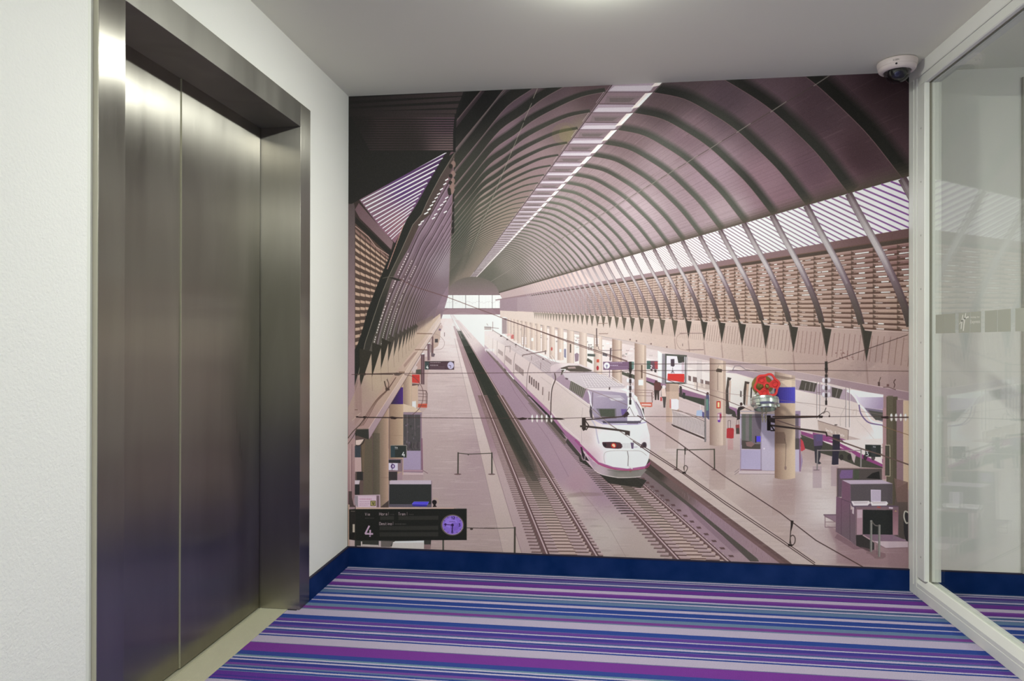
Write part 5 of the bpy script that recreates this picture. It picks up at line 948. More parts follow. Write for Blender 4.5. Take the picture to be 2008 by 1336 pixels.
# pieces left of the kiosk
poly(C_([(495, 215), (640, 215), (640, 350), (495, 350)]), (150, 126, 132)); poly(C_([(495, 225), (620, 225), (620, 260), (495, 255)]), (64, 62, 66)); poly(C_([(495, 260), (590, 260), (590, 335), (495, 332)]), (216, 210, 234)); ell(*C_([(538, 293)])[0], 4, 4.6, (104, 66, 132)); ell(*C_([(540, 293)])[0], 1.6, 2.6, (216, 210, 234)); line(C_([(530, 225), (530, 335)]), .9, (70, 62, 70)); poly(C_([(495, 350), (585, 350), (585, 440), (495, 440)]), (72, 66, 66)); poly(C_([(585, 375), (640, 345), (640, 440), (585, 440)]), (176, 148, 152)); poly(C_([(640, 385), (860, 388), (850, 440), (640, 438)]), (184, 160, 160))
poly(C_([(515, 72), (682, 72), (682, 202), (515, 200)]), (62, 68, 64)); poly(C_([(515, 80), (560, 80), (560, 200), (515, 198)]), (66, 84, 90), .8); line(C_([(515, 74), (682, 74), (682, 202)]), 1.2, (160, 150, 140)); word('4', 789, 887, 9, 5.2, 1.6, (236, 234, 232)); word('Via', 775, 876.6, 2.8, 1.5, .7, (216, 216, 214)); line(C_([(560, 112), (592, 112)]), .6, (180, 180, 180))
poly(C_([(505, 448), (520, 440), (940, 440), (940, 485), (503, 482)]), (204, 190, 200)); poly(C_([(503, 482), (943, 482), (943, 722), (497, 720)]), (62, 64, 62)); line(C_([(943, 445), (943, 720)]), 1, (130, 110, 120)); poly(C_([(505, 690), (940, 690), (940, 722), (497, 720)]), (104, 98, 108)); line(C_([(500, 490), (497, 720)]), .8, (150, 130, 140))
poly(C_([(760, 665), (915, 665), (900, 700), (738, 690)]), (92, 82, 222)); poly(C_([(738, 690), (900, 694), (890, 714), (750, 710)]), (66, 56, 170)); line(C_([(760, 665), (915, 665), (903, 692), (740, 688), (760, 665)]), .8, (130, 124, 240))
ell(*C_([(973, 668)])[0], 4.6, 4.2, (46, 42, 42)); poly(C_([(950, 670), (1000, 670), (985, 700), (1000, 718), (955, 720), (965, 700)]), (50, 44, 44)); line(smooth(C_([(960, 640), (990, 630), (1012, 650), (1008, 680)])), .8, (196, 176, 140))
poly(C_([(140, 595), (405, 590), (408, 725), (150, 725)]), (196, 172, 182)); poly(C_([(175, 605), (365, 605), (365, 720), (175, 722)]), (216, 192, 204)); poly(C_([(368, 600), (395, 600), (395, 722), (368, 722)]), (130, 106, 112)); poly(C_([(140, 600), (172, 604), (172, 720), (140, 690)]), (160, 150, 156)); scrawl(705.5, 978.5, 23, 1.6, (190, 120, 150), .8)
for y in (984, 988, 991): scrawl(705.5, y, 17, 1.1, (170, 120, 150), .6)
poly(C_([(304, 654), (360, 654), (360, 710), (304, 710)]), (110, 96, 60)); poly(C_([(312, 662), (352, 662), (352, 702), (312, 702)]), (196, 186, 120)); line(C_([(325, 668), (330, 696)]), 1.6, (70, 64, 40)); line(C_([(342, 668), (340, 696)]), 1.6, (70, 64, 40))
# ledge beam
poly(B_([(1035, -60), (1040, 30), (830, 350), (290, 1240), (285, 1130), (160, 1130), (430, 700), (860, 180), (960, 30)]), field([(864, 640, (206, 188, 176)), (820, 690, (200, 176, 160)), (760, 760, (186, 160, 142)), (710, 840, (176, 146, 138))], 2.5))
poly(B_([(1036, -10), (1040, 20), (830, 350), (290, 1240), (283, 1130), (500, 790), (780, 350)]), field([(860, 640, (210, 192, 184)), (800, 720, (204, 182, 168)), (730, 840, (176, 152, 158))], 2.5)); line(B_([(283, 1130), (500, 790), (800, 330), (1036, -20)]), .9, (224, 204, 186), .8); line(B_([(290, 1240), (830, 350), (1040, 20)]), 1.0, (120, 96, 90), .8)
poly(B_([(650, 460), (760, 330), (800, 320), (700, 440), (660, 490)]), (164, 134, 122), .7)
poly(B_([(150, 1135), (284, 1130), (286, 1242), (162, 1200)]), (66, 66, 60)); line(B_([(150, 1135), (284, 1131)]), 1.1, (130, 118, 104))
for o in (0, 16, 34): line(smooth(B_([(190+o, 1105-o*.3), (250+o, 1000), (340+o*.6, 860), (400+o*.6, 790), (480+o*.3, 715), (570, 590)])), 1.1, (110, 84, 74), .85)
line(smooth(B_([(60, 1240), (120, 1160), (190, 1090), (260, 1000)])), 1.6, (90, 74, 66)); line(smooth(B_([(60, 1300), (130, 1200), (160, 1130)])), 1.2, (96, 80, 72)); poly(B_([(600, 528), (665, 530), (660, 545), (600, 545)]), (150, 124, 106))
line(smooth(B_([(450, 630), (462, 680), (480, 715)])), 2.2, (96, 78, 68)); line(smooth(B_([(475, 612), (495, 660), (482, 715)])), 1.6, (110, 90, 80)); poly(B_([(460, 700), (500, 700), (505, 725), (462, 732)]), (92, 74, 66))
poly(B_([(135, 900), (200, 940), (190, 990), (110, 1045), (120, 1010)]), (170, 146, 136), .6); line(B_([(110, 1045), (200, 960)]), 1.2, (190, 168, 156)); line(B_([(140, 930), (170, 930)]), 1.4, (120, 92, 84))
# ---- barriers
BR = (80, 76, 66)
for (pts, w_) in (([(1222, 148), (1220, 372)], 2.6), ([(1575, 150), (1575, 375)], 2.6), ([(1225, 155), (1330, 166), (1570, 156)], 1.5), ([(1325, 166), (1330, 178)], 1.6)): line(C_(pts), w_, BR)
for x in (1218, 1573): ell(*C_([(x, 376)])[0], 7, 1.3, (120, 96, 92))
for (pts, w_) in (([(320, 930), (318, 1204)], 3.6), ([(0, 940), (160, 942), (320, 938)], 1.3)): line(E_(pts), w_, (84, 78, 68))
line(C_([(1312, 938), (1603, 944)]), 1.4, (90, 78, 70)); ell(*C_([(1362, 950)])[0], 3, 2, (84, 74, 66)); line(C_([(1066, 1066), (1066, 1168)]), 3.2, (86, 86, 76))
for (pts, w_) in (([(524, 112), (518, 325)], 2.2), ([(912, 110), (914, 325)], 2.4), ([(522, 116), (615, 121), (915, 114)], 1.8)): line(G_(pts), w_, (84, 80, 68))
for x in (512, 908): ell(*G_([(x, 328)])[0], 5.6, 1.3, (130, 106, 104))
# ---- wires
for pts, w_ in ((A_([(600, 780), (740, 860), (1100, 975), (1603, 1165)])+F_([(0, 470)])[:0]+D_([(210, 30), (480, 125), (860, 265), (1200, 385), (1500, 480)]), 1.2),):
    line(pts, w_, (110, 80, 74), .9)
line([(989, 626), (1230, 708)], 1.3, (84, 60, 56), .9)
line([(1250, 727), (1320, 746), (1420, 771), (1620, 796), (1784, 822)], .8, (150, 124, 118), .7); line(F_([(140, 580), (420, 670), (700, 770), (1000, 870), (1300, 990)]), 1.2, (110, 84, 78), .9)
line([(690, 735), (772, 732), (800, 733), (1210, 730), (1236, 727)], 1.0, WIR, .9); line([(1236, 714.2), (1617, 713)], 1.1, WIR, .9); line([(1236, 727), (1620, 726.5), (1784, 728)], 1.1, WIR, .9); line([(1623, 712), (1780, 656.5)], 1.3, WIR, .95)
line([(698, 818), (770, 819.5), (1000, 820.5), (1035, 820.5)], 1.1, WIR, .95); line([(1088, 821), (1240, 817), (1500, 818), (1730, 816.5)], 1.0, WIR, .85)
line([(1250, 815), (1330, 868), (1417, 932), (1530, 1006), (1600, 1060), (1692, 1112)], 1.7, WIR, .95, 2.0)
line(G_([(30, 0), (235, 125), (600, 365), (1020, 660), (1603, 1050)])+[(1598, 1104)], 1.6, WIR, .95); line(G_([(60, 30), (235, 150), (600, 380), (1020, 685), (1603, 1075)])+[(1604, 1112)], 1.6, WIR, .95)
line(D_([(1120, 975), (1300, 1130), (1480, 1250), (1603, 1330)]), 1.0, (170, 158, 152)); line(D_([(1135, 975), (1310, 1130), (1500, 1260)]), .9, (120, 104, 100)); line(D_([(1060, 760), (1300, 850), (1500, 935)]), .9, (130, 106, 100), .8)
line(smooth(B_([(660, 560), (760, 590), (840, 690), (855, 800), (820, 910), (740, 985)])), 1.2, (116, 88, 82), .9); line(B_([(250, 556), (540, 556)]), 2.0, (80, 62, 58)); line(B_([(160, 1005), (200, 1010), (520, 1012), (640, 1015)]), 2.2, (76, 60, 56)); soft(B_([(540, 550), (580, 540), (640, 552), (600, 572), (560, 570)]), (60, 50, 48), .95, .03); poly(B_([(500, 1005), (530, 1000), (600, 1012), (560, 1030), (520, 1025)]), (64, 50, 48)); ell(*B_([(240, 1008)])[0], 3, 2.2, (64, 52, 48)); ell(*B_([(245, 556)])[0], 1.6, 2.6, (80, 64, 60)); ell(*B_([(165, 1004)])[0], 2.6, 1.6, (70, 56, 52)); line(B_([(150, 555), (240, 556)]), .9, (90, 70, 64))
line(B_([(770, 300), (905, 302)]), 1.8, (140, 112, 96)); line(B_([(790, 130), (950, 133)]), 1.8, (140, 112, 96)); line(smooth(B_([(950, 133), (1020, 150), (1078, 220), (1050, 290), (960, 303)])), .6, (160, 134, 128)); line(A_([(430, 780), (490, 765), (560, 760)]), 1, (110, 104, 92)); poly(A_([(495, 765), (560, 775), (630, 800), (600, 808), (520, 785)]), (60, 58, 52))
line(F_([(550, 180), (820, 180)]), 1.0, (120, 96, 90)); line(F_([(620, 355), (800, 352)]), 1.2, (120, 96, 90)); line(smooth(F_([(640, 180), (540, 195), (515, 260), (550, 340), (640, 358)])), .6, (150, 124, 114)); line(F_([(580, 290), (580, 315)]), 1, (110, 88, 80))
for x, y in ((97, 255), (250, 285), (415, 318), (30, 240)): line(F_([(x, y), (x, y+12)]), 2.6, (130, 106, 100))
# insulators
def disc_row(cx, cy, n, dx, rx, ry):
    for i in range(n): ell(cx+i*dx, cy, rx, ry, (196, 190, 184), .75, 16); ell(cx+i*dx-.4, cy-ry*.45, rx*.6, ry*.4, (244, 242, 240), .9, 12); ell(cx+i*dx, cy+ry*.5, rx*.6, ry*.35, (226, 220, 214), .9, 12)
poly(D_([(340, 1078), (400, 1062), (450, 1072), (440, 1084), (380, 1092)]), (66, 52, 50)); line(D_([(460, 1076), (740, 1076)]), 2.8, (70, 60, 54)); poly(D_([(715, 1064), (800, 1070), (845, 1085), (790, 1088), (725, 1084)]), (66, 54, 50)); disc_row(1044, 821, 5, 9.4, 2.4, 8.0); line(D_([(470, 1076), (720, 1076)]), 2.0, (80, 70, 62), .8)
disc_row(974, 686, 0, 1, 1, 1)
for x in range(6): ell(952+x*3.2, 686, 1.3, 2.6, (226, 220, 218), .9, 8); 
for x in range(5): ell(1233+x*0, 0, 0.1, .1, (0, 0, 0), 0, 6)
for x in range(6): ell(953+x*3.0, 688, .6, 3, (250, 248, 246), .6, 8)
def string(cx, y0, top_h, discs, sp, rx, ry):
    line([(cx, y0), (cx+.4, y0+top_h)], 5.4, (66, 62, 56)); poly([(cx-3.2, y0+top_h*.75), (cx+3.6, y0+top_h*.75), (cx+2, y0+top_h+5), (cx-1.6, y0+top_h+5)], (60, 56, 52)); yb = y0+top_h+14
    line([(cx, y0+top_h), (cx, yb+discs*sp+8)], 2.4, (70, 60, 56)); rect(cx-2.6, yb-6, cx+2.6, yb+1, (66, 58, 54))
    for i in range(discs):
        y = yb+6+i*sp; ell(cx, y, rx, ry, (196, 188, 190), .6, 20); ell(cx-rx*.6, y-1, rx*.3, ry*.7, (236, 232, 234), .8, 10); ell(cx+rx*.6, y-1, rx*.3, ry*.7, (226, 222, 224), .8, 10); rect(cx-2.2, y-3, cx+2.2, y+5, (66, 54, 54), .9)
    rect(cx-2, yb+discs*sp+3, cx+2, yb+discs*sp+12, (56, 48, 46))
string(1620, 709.5, 17, 3, 14, 9, 6.5); string(1236, 710, 17, 3, 13.6, 8, 6.0)
line(H_([(640, 960), (625, 1000), (560, 1045)]), 1.4, (70, 58, 54)); poly(H_([(560, 1040), (610, 1045), (600, 1068), (565, 1065)]), (56, 46, 44)); line(H_([(80, 1055), (300, 1052), (560, 1052)]), 3, (84, 68, 62)); line(H_([(90, 1073), (560, 1058)]), 1.8, (60, 50, 48)); line(smooth(H_([(610, 1025), (640, 1000), (670, 1010), (680, 1050)])), .9, (100, 80, 74)); ell(*H_([(674, 1050)])[0], 1.6, 1.8, (70, 56, 54))
line(H_([(60, 1145), (300, 1175), (640, 1220)]), 3.6, (76, 64, 58)); line(H_([(120, 1090), (300, 1150), (370, 1165)]), 2.0, (130, 106, 100)); line(H_([(640, 1218), (650, 1260)]), 3, (64, 54, 50)); poly(H_([(20, 1040), (60, 1040), (60, 1200), (22, 1200)]), (50, 42, 40)); poly(H_([(30, 1060), (105, 1070), (105, 1120), (50, 1110)]), (70, 60, 58)); line(H_([(60, 1145), (100, 1200), (60, 1200)]), 2.4, (50, 42, 40)); line(H_([(650, 1250), (800, 1300), (840, 1336)]), 1.6, (80, 64, 60)); line(J_([(680, 0), (960, 100), (1170, 165), (1450, 265)]), 2.6, (112, 92, 84))
line(D_([(1040, 1090), (1430, 1055), (1500, 1050)]), 2.4, (80, 68, 64)); poly(D_([(1022, 1068), (1060, 1066), (1065, 1190), (1035, 1205), (1022, 1180)]), (66, 56, 52)); line(D_([(1005, 1155), (1080, 1158), (1400, 1195), (1520, 1215)]), 3.8, (76, 66, 60)); poly(D_([(1470, 1210), (1525, 1212), (1522, 1260), (1500, 1245), (1475, 1245)]), (76, 64, 60)); poly(D_([(1435, 1050), (1500, 1000), (1520, 1030), (1470, 1065)]), (70, 58, 58)); line(D_([(1520, 950), (1480, 1010), (1450, 1050)]), 1.2, (90, 76, 74)); line(D_([(1060, 1100), (1095, 1150), (1065, 1195)]), 2, (70, 58, 54)); line(D_([(1520, 950), (1570, 1050)]), .8, (110, 96, 94))
disc_row(1748, 818.5, 4, 9.2, 3.0, 8.0); poly(H_([(1215, 1052), (1290, 1048), (1300, 1062), (1290, 1075), (1220, 1070)]), (60, 46, 44)); line(H_([(1290, 1060), (1505, 1060)]), 2.4, (84, 66, 62)); line([(1730, 836), (1784, 854)], 1.2, (140, 110, 80))
line(G_([(606, 100), (600, 190), (598, 350)]), 1.2, (130, 116, 106)); poly(G_([(598, 100), (612, 100), (610, 170), (602, 170)]), (62, 56, 50)); line(smooth(G_([(595, 330), (592, 300), (610, 284), (630, 300), (625, 330), (600, 362)])), 1.4, (96, 82, 74)); poly(G_([(575, 350), (610, 350), (615, 368), (580, 370)]), (60, 50, 46))
line(J_([(268, 830), (258, 940), (250, 1060)]), 1.8, (72, 60, 56)); poly(J_([(258, 825), (288, 830), (280, 880), (262, 940)]), (60, 50, 46)); line(smooth(J_([(262, 1070), (255, 1000), (278, 975), (302, 1000), (300, 1050), (275, 1080)])), 1.8, (88, 74, 68)); poly(J_([(228, 1060), (280, 1070), (270, 1090), (235, 1085)]), (56, 46, 42))
poly(H_([(1182, 690), (1204, 690), (1204, 735), (1185, 732)]), (90, 70, 66)); line(smooth(H_([(1195, 690), (1205, 660), (1212, 640)])), 1.2, (96, 76, 70)); line(smooth(H_([(1350, 750), (1360, 720), (1350, 690), (1368, 662)])), 1.6, (96, 72, 68)); rect(*H_([(1275, 712)])[0], *H_([(1300, 738)])[0], (120, 90, 86)); line(smooth(H_([(1240, 745), (1300, 748), (1370, 772)])), 1.6, (120, 96, 94))
# ---- platform clock sign in the middle distance and the big one in front
poly(B_([(872, 424), (1180, 424), (1180, 510), (872, 508)]), (92, 72, 78)); poly(B_([(872, 424), (915, 424), (915, 508), (872, 508)]), (74, 86, 84)); line(B_([(872, 424), (1180, 424)]), 1.2, (70, 60, 60)); ell(*B_([(1143, 465)])[0], 6.3, 7.2, (196, 190, 214)); line(B_([(1143, 465), (1143, 490)]), 1, (80, 66, 90)); line(B_([(1143, 465), (1122, 462)]), 1, (80, 66, 90)); word('4', 836.5, 717.5, 6, 3.6, 1.4, (236, 232, 232)); scrawl(844, 710.5, 20, 1.6, (176, 160, 164), .8); scrawl(844, 715.8, 14, 1.6, (190, 176, 180), .9)
for y in (720, 723.5): line([(844, y), (872, y)], 1.1, (120, 100, 106), .8)
poly(C_([(90, 1030), (140, 1030), (140, 1130), (90, 1130)]), (200, 180, 176)); poly(C_([(140, 1060), (1066, 1066), (940, 1066), (935, 1140), (140, 1125)]), (70, 70, 64)); poly(C_([(540, 1085), (865, 1070), (868, 1160), (525, 1150)]), (214, 208, 200)); poly(C_([(560, 1078), (865, 1072), (865, 1092), (545, 1096)]), (236, 232, 224)); rect(*C_([(205, 1080)])[0], *C_([(218, 1132)])[0], (216, 204, 200)); rect(*C_([(392, 1075)])[0], *C_([(414, 1138)])[0], (206, 190, 188)); poly(C_([(220, 1110), (390, 1118), (390, 1135), (220, 1132)]), (200, 190, 184)); poly(C_([(415, 1075), (540, 1080), (510, 1140), (415, 1138)]), (120, 112, 106)); poly(C_([(865, 1112), (935, 1112), (935, 1160), (865, 1158)]), (150, 124, 122))
poly(C_([(80, 745), (150, 740), (150, 1070), (80, 1060)]), (52, 50, 46)); poly(C_([(118, 900), (140, 900), (140, 985), (118, 985)]), (196, 184, 166)); poly(C_([(85, 1000), (140, 990), (135, 1030), (110, 1060), (85, 1040)]), (44, 42, 40)); line(C_([(100, 764), (140, 766)]), 1.2, (120, 110, 100))
poly(C_([(150, 724), (1200, 728), (1200, 744), (150, 744)]), (206, 176, 156)); poly(C_([(150, 742), (1311, 738), (1311, 1066), (150, 1070)]), (45, 46, 42)); line(C_([(1180, 736), (1311, 736)]), 1.0, (140, 130, 120)); line(C_([(1311, 740), (1311, 1066)]), .9, (90, 88, 78))
for x0, x1, y0, y1 in ((405, 550, 818, 855), (598, 1015, 815, 856), (400, 1015, 920, 962), (400, 1015, 985, 1030)): poly(C_([(x0, y0), (x1, y0-4), (x1, y1-3), (x0, y1)]), (62, 62, 56), .9)
for x0, x1, y in ((405, 550, 838), (598, 1015, 836), (400, 1015, 941), (400, 1015, 1008)):
    x = x0
    while x < x1: line(C_([(x, y-16), (x+6, y), (x, y+16)]), .7, (80, 80, 72), .4); x += 14
TX = (150, 136, 136)
word('Via', 716.5, 1006.2, 5.2, 2.9, 1.1, TX); scrawl(716.5, 1016, 17, 1.2, (110, 106, 100), .6); word('Hora', 744.6, 1005.6, 5.4, 3.0, 1.2, TX); word('|', 761.5, 1004.8, 6, 1.5, .7, TX); scrawl(766, 1008.6, 7, 1.4, (104, 100, 94), .6)
word('Tren', 781.6, 1005.6, 5.4, 2.7, 1.2, TX); word('|', 798, 1004.8, 6, 1.5, .7, TX); scrawl(802.5, 1008.6, 9, 1.4, (104, 100, 94), .6); word('Destino', 744.6, 1024.8, 5.2, 2.8, 1.2, TX); word('|', 770.6, 1023.6, 6, 1.5, .7, TX); scrawl(775, 1027.4, 21, 1.6, (116, 110, 104), .7)
line(C_([(292, 918), (250, 1000), (330, 1002)]), 3.4, (196, 168, 190)); line(C_([(302, 962), (300, 1030)]), 3.2, (196, 168, 190)); line(C_([(270, 1012), (320, 1024)]), .9, (45, 46, 42))
ell(887.5, 1030, 22.6, 20.8, (110, 100, 92), 1, 40); ell(888, 1030.2, 20.4, 18.9, (176, 150, 196), 1, 40); ell(887.6, 1029.8, 19.4, 18.0, (146, 116, 214), 1, 40); ell(885, 1026, 12, 10, (168, 140, 232), .6); ell(892, 1033, 9, 8, (124, 90, 196), .5)
CK = (56, 34, 96)
word('12', 885.3, 1013.6, 4.8, 2.8, 1.2, CK); word('3', 899.8, 1027.4, 5, 3, 1.2, CK); word('6', 885.8, 1040.6, 5, 3, 1.2, CK); word('9', 872.4, 1027.2, 5, 3, 1.2, CK); scrawl(881, 1022.6, 12, 1.4, (100, 70, 150), .8)
for i in range(12):
    if i % 3: a_1 = i*math.pi/6; line([(887.6+17*math.cos(a_1), 1030+15.8*math.sin(a_1)), (887.6+18.8*math.cos(a_1), 1030+17.5*math.sin(a_1))], .9, CK)
line([(887.6, 1030), (871, 1029)], 1.2, (70, 24, 90)); line([(888, 1030), (886.8, 1042)], 1.6, (40, 20, 70)); ell(887.6, 1030, 2.6, 2.6, (60, 40, 90)); ell(907.5, 1036, 1.3, 2, (150, 146, 140))
# soft bloom of the bright far end
for r_, al in ((60, .05), (44, .07), (30, .09), (18, .12)): ell(908, 640, r_*1.25, r_*.9, (246, 242, 240), al)
# print grain
GR = np.random.default_rng(3).normal(0, 1, (PH//2+1, PW//2+1)).astype(np.float32); GR = np.repeat(np.repeat(GR, 2, 0), 2, 1)[:PH, :PW]
PRINT += (PRINT.mean(2, keepdims=True)-PRINT)*.10
PRINT += (GR*.008)[..., None]
# ================================================================ mural on the back wall: three hung lengths
def lin(c): return np.where(c <= .04045, c/12.92, ((c+.055)/1.055)**2.4)
def enc(c): return np.where(c <= .0031308, c*12.92, 1.055*np.power(np.maximum(c, 1e-9), 1/2.4)-.055)
pic = np.clip(enc(np.clip(np.power(lin(np.clip(PRINT, 0, 1)), 1.1)/PRINT_K*np.array([1.02, .99, 1.03], np.float32), 0, .92)), 0, 1)
img = bpy.data.images.new('station_print', PW, PH)
buf = np.ones((PH, PW, 4), np.float32); buf[..., :3] = pic[::-1]
img.pixels.foreach_set(buf.ravel()); img.update(); img.pack()
M_PRINT = mat('printed_wallpaper', (1, 1, 1, 1), .7, spec=.12)
ti = N(M_PRINT, 'ShaderNodeTexImage'); ti.image = img; ti.interpolation = 'Cubic'; ti.extension = 'EXTEND'
L(M_PRINT, ti.outputs[0], M_PRINT.node_tree.nodes['Principled BSDF'].inputs['Base Color'])
tcp = N(M_PRINT, 'ShaderNodeTexCoord'); npz = N(M_PRINT, 'ShaderNodeTexNoise'); npz.inputs['Scale'].default_value = 420; L(M_PRINT, tcp.outputs['Object'], npz.inputs['Vector'])
bpz = N(M_PRINT, 'ShaderNodeBump'); bpz.inputs['Strength'].default_value = .12; bpz.inputs['Distance'].default_value = .001; L(M_PRINT, npz.outputs['Fac'], bpz.inputs['Height']); L(M_PRINT, bpz.outputs[0], M_PRINT.node_tree.nodes['Principled BSDF'].inputs['Normal'])
mural = empty('mural', (0, YM, BB))
tag(mural, 'wall-sized printed photo mural of a vaulted railway station with a white train', 'mural')
edges = [XL+.0005, -.3538, .6061, XR-.0005]
for x0, x1 in zip(edges, edges[1:]):
    bm = bmesh.new(); add_box(bm, x0+.00005, x1-.00008, YM, YM+.0011, BB+.0012, H-.0005)
    uvl = bm.loops.layers.uv.new('UVMap')
    for f in bm.faces:
        for lp in f.loops: lp[uvl].uv = ((lp.vert.co.x-XL)/(XR-XL), (lp.vert.co.z-BB)/(H-BB))
    o = mesh_obj('wallpaper_length', bm, M_PRINT); o.parent = mural; o.matrix_parent_inverse = Matrix.Translation((0, -YM, -BB))
# ================================================================ lift entrance
lift = empty('elevator_entrance', (XD, 2.31, 0))
tag(lift, 'closed brushed stainless steel elevator doors in a deep steel frame on the left wall', 'elevator')
def lp_(o): o.parent = lift; o.matrix_parent_inverse = Matrix.Translation((-XD, -2.31, 0)); return o
lp_(box('side_jamb', -1.50, XF, Y0, Y1, 0.0005, 2.2065, M_STEEL, bev=.0012))
lp_(box('side_jamb', -1.50, XF, Y2+.0055, Y3, 0.0005, 2.2065, M_STEEL, bev=.0012))
lp_(box('header', -1.50, XF-.0004, Y1+.0003, Y2+.0052, 2.1035, 2.2065, M_STEELH, bev=.0012))
lp_(box('door_panel', -1.515, XD-.005, Y1-.02, 2.3025, .006, 2.13, M_STEEL, bev=.0016))
lp_(box('door_panel', -1.515, XD, 2.3037, Y2+.0005, .006, 2.13, M_STEEL, bev=.001))
lp_(box('door_gap', -1.52, -1.512, Y1-.02, Y2+.02, 0, 2.14, M_GAP))
lp_(box('door_lip', -1.50, XD+.0006, 2.3029, 2.3037, .006, 2.1025, M_ALU))
lp_(box('edge_strip', -1.3058, XF-.0012, 1.6526, Y0+.0004, .001, 2.206, mat('dull_aluminium', srgb(196, 192, 174), .5, .3)))
# threshold: flat nosing by the doors, then fine ribs
prof = [(-1.52, -.03), (-1.52, .000), (-1.470, .000), (-1.470, .0018), (-1.4635, .0018), (-1.4635, .0002)]
x = -1.460
while x < -1.349: prof += [(x, .0002), (x+.0008, .0012), (x+.0034, .0012), (x+.0042, .0002)]; x += .0055
prof += [(-1.3458, .0004), (-1.3458, -.03)]
lp_(prism('threshold', prof, 'y', Y1+.0005, Y2+.005, M_ALU))
for yy in (1.95, 2.20, 2.78):
    bm = bmesh.new(); lathe(bm, [(0, .0021), (.004, .0021), (.0052, .0014), (.0052, 0)], 16, Matrix.Translation((-1.372, yy, 0)))
    lp_(mesh_obj('screw', bm, M_ALU))
# ================================================================ stickers on the glass
def text_mesh(bm, body, size, M):
    cu = bpy.data.curves.new('t', 'FONT'); cu.body = body; cu.size = size; cu.resolution_u = 4
    ob = bpy.data.objects.new('t', cu); COL.objects.link(ob)
    dg = bpy.context.evaluated_depsgraph_get(); dg.update()
    me = bpy.data.meshes.new_from_object(ob.evaluated_get(dg)); w = max((v.co.x for v in me.vertices), default=1); 
    b0 = len(bm.verts); bm.from_mesh(me); bm.verts.ensure_lookup_table(); vs = bm.verts[b0:]
    if callable(M):
        for v in vs: v.co = M(v.co.x, v.co.y, w)
    else: bmesh.ops.transform(bm, matrix=M, verts=vs)
    bpy.data.objects.remove(ob); bpy.data.curves.remove(cu); bpy.data.meshes.remove(me)
LBL = ['grey frosted sticker on the glass screen nearest the white post', 'grey frosted sticker with a white letter H logo on the glass screen', 'blank grey frosted sticker just right of the logo sticker on glass', 'grey frosted sticker on glass cut off by the right picture edge']
for i in range(4):
    ya = 3.287-.1979*i; yb = ya-.1694; ym = (ya+yb)/2-(.006 if i == 1 else 0)
    bm = bmesh.new(); gp = .0018 if i else .0009
    add_box(bm, GX-.0006, GX-.0001, ym+gp, ya, 1.2093, 1.2917); add_box(bm, GX-.0006, GX-.0001, yb, ym-gp, 1.2093, 1.2917)
    o = mesh_obj('window_sticker', bm, M_FILM); tag(o, LBL[i], 'sticker', 'frosted stickers in a row on the glass')
    if i == 1:
        bm = bmesh.new()
        def G(u, v): return (GX-.0008, ya-(ya-yb)*u, 1.2093+.0824*v)   # sticker coordinates 0..1
        def stroke(pts, ws):
            for (p, q, a, b) in zip(pts, pts[1:], ws, ws[1:]):
                d = Vector((q[0]-p[0], q[1]-p[1])); n = Vector((-d.y, d.x)).normalized()
                bm.faces.new([bm.verts.new(G(*c)) for c in ((p[0]+n.x*a, p[1]+n.y*a), (q[0]+n.x*b, q[1]+n.y*b), (q[0]-n.x*b, q[1]-n.y*b), (p[0]-n.x*a, p[1]-n.y*a))])
        stroke([(.205, .90), (.17, .66), (.14, .42), (.12, .19)], [.017, .023, .023, .020])
        stroke([(.335, .965), (.29, .68), (.25, .40), (.225, .09)], [.017, .024, .025, .022])
        stroke([(.04, .43), (.10, .52), (.20, .64), (.32, .72), (.47, .775)], [.010, .018, .026, .028, .040])
        text_mesh(bm, 'Holiday Inn', 1.0, lambda x, y, w: G(.535+.41*x/w, .70+.135*y))
        text_mesh(bm, 'Express', 1.0, lambda x, y, w: G(.535+.43*x/w, .45+.23*y))
        lo = mesh_obj('logo', bm, M_FILMW, o); lo['label'] = 'white letter H emblem and two lines of white lettering'
# ================================================================ dome camera
cc = (1.345, 3.36, H)
camo = empty('security_camera', cc)
tag(camo, 'white ceiling dome security camera in the corner above the mural', 'security camera')
bm = bmesh.new(); lathe(bm, [(0, -.0005), (.078, -.0005), (.083, -.003), (.0835, -.008), (.0805, -.027), (.0785, -.0282), (.0782, -.0296), (.0788, -.0305), (.0765, -.039), (.071, -.0445), (.064, -.0475), (.0575, -.048), (.0562, -.044), (.0562, -.026), (0, -.026)], 64)
autosmooth(mesh_obj('housing', bm, M_WHITEP, camo))
bm = bmesh.new(); lathe(bm, [(.0558, -.040)]+[(.0556*math.cos(a), -.044-.0535*math.sin(a)) for a in np.linspace(0, math.pi/2, 14)[:-1]]+[(0, -.0975)], 48)
mesh_obj('dome', bm, M_DOME, camo, smooth=True)
bm = bmesh.new(); lathe(bm, [(0, -.032), (.036, -.032), (.040, -.052)]+[(.040*math.cos(a), -.052-.034*math.sin(a)) for a in np.linspace(0, math.pi/2, 10)[1:-1]]+[(0, -.086)], 32)
bl = mesh_obj('camera_ball', bm, M_BLACK, camo, smooth=True)
bm = bmesh.new(); lathe(bm, [(0, 0), (.011, 0), (.012, .004), (.013, .016), (.010, .018), (0, .014)], 24, Matrix.Translation((-.016, -.030, -.062)) @ Matrix.Rotation(math.radians(125), 4, 'X'))
mesh_obj('lens', bm, mat('lens_barrel', srgb(90, 92, 110), .15, .6), bl, smooth=True)
bm = bmesh.new(); Cy = lambda a, z, r=.0842: (r*math.sin(a), -r*math.cos(a), z)  # noqa
A0 = -.42
def onr(x, y, w): z = -.022+y*.0105; a = A0-.17+.30*x/w; return Cy(a, z, .0835-(-z-.008)*.16+.0007)
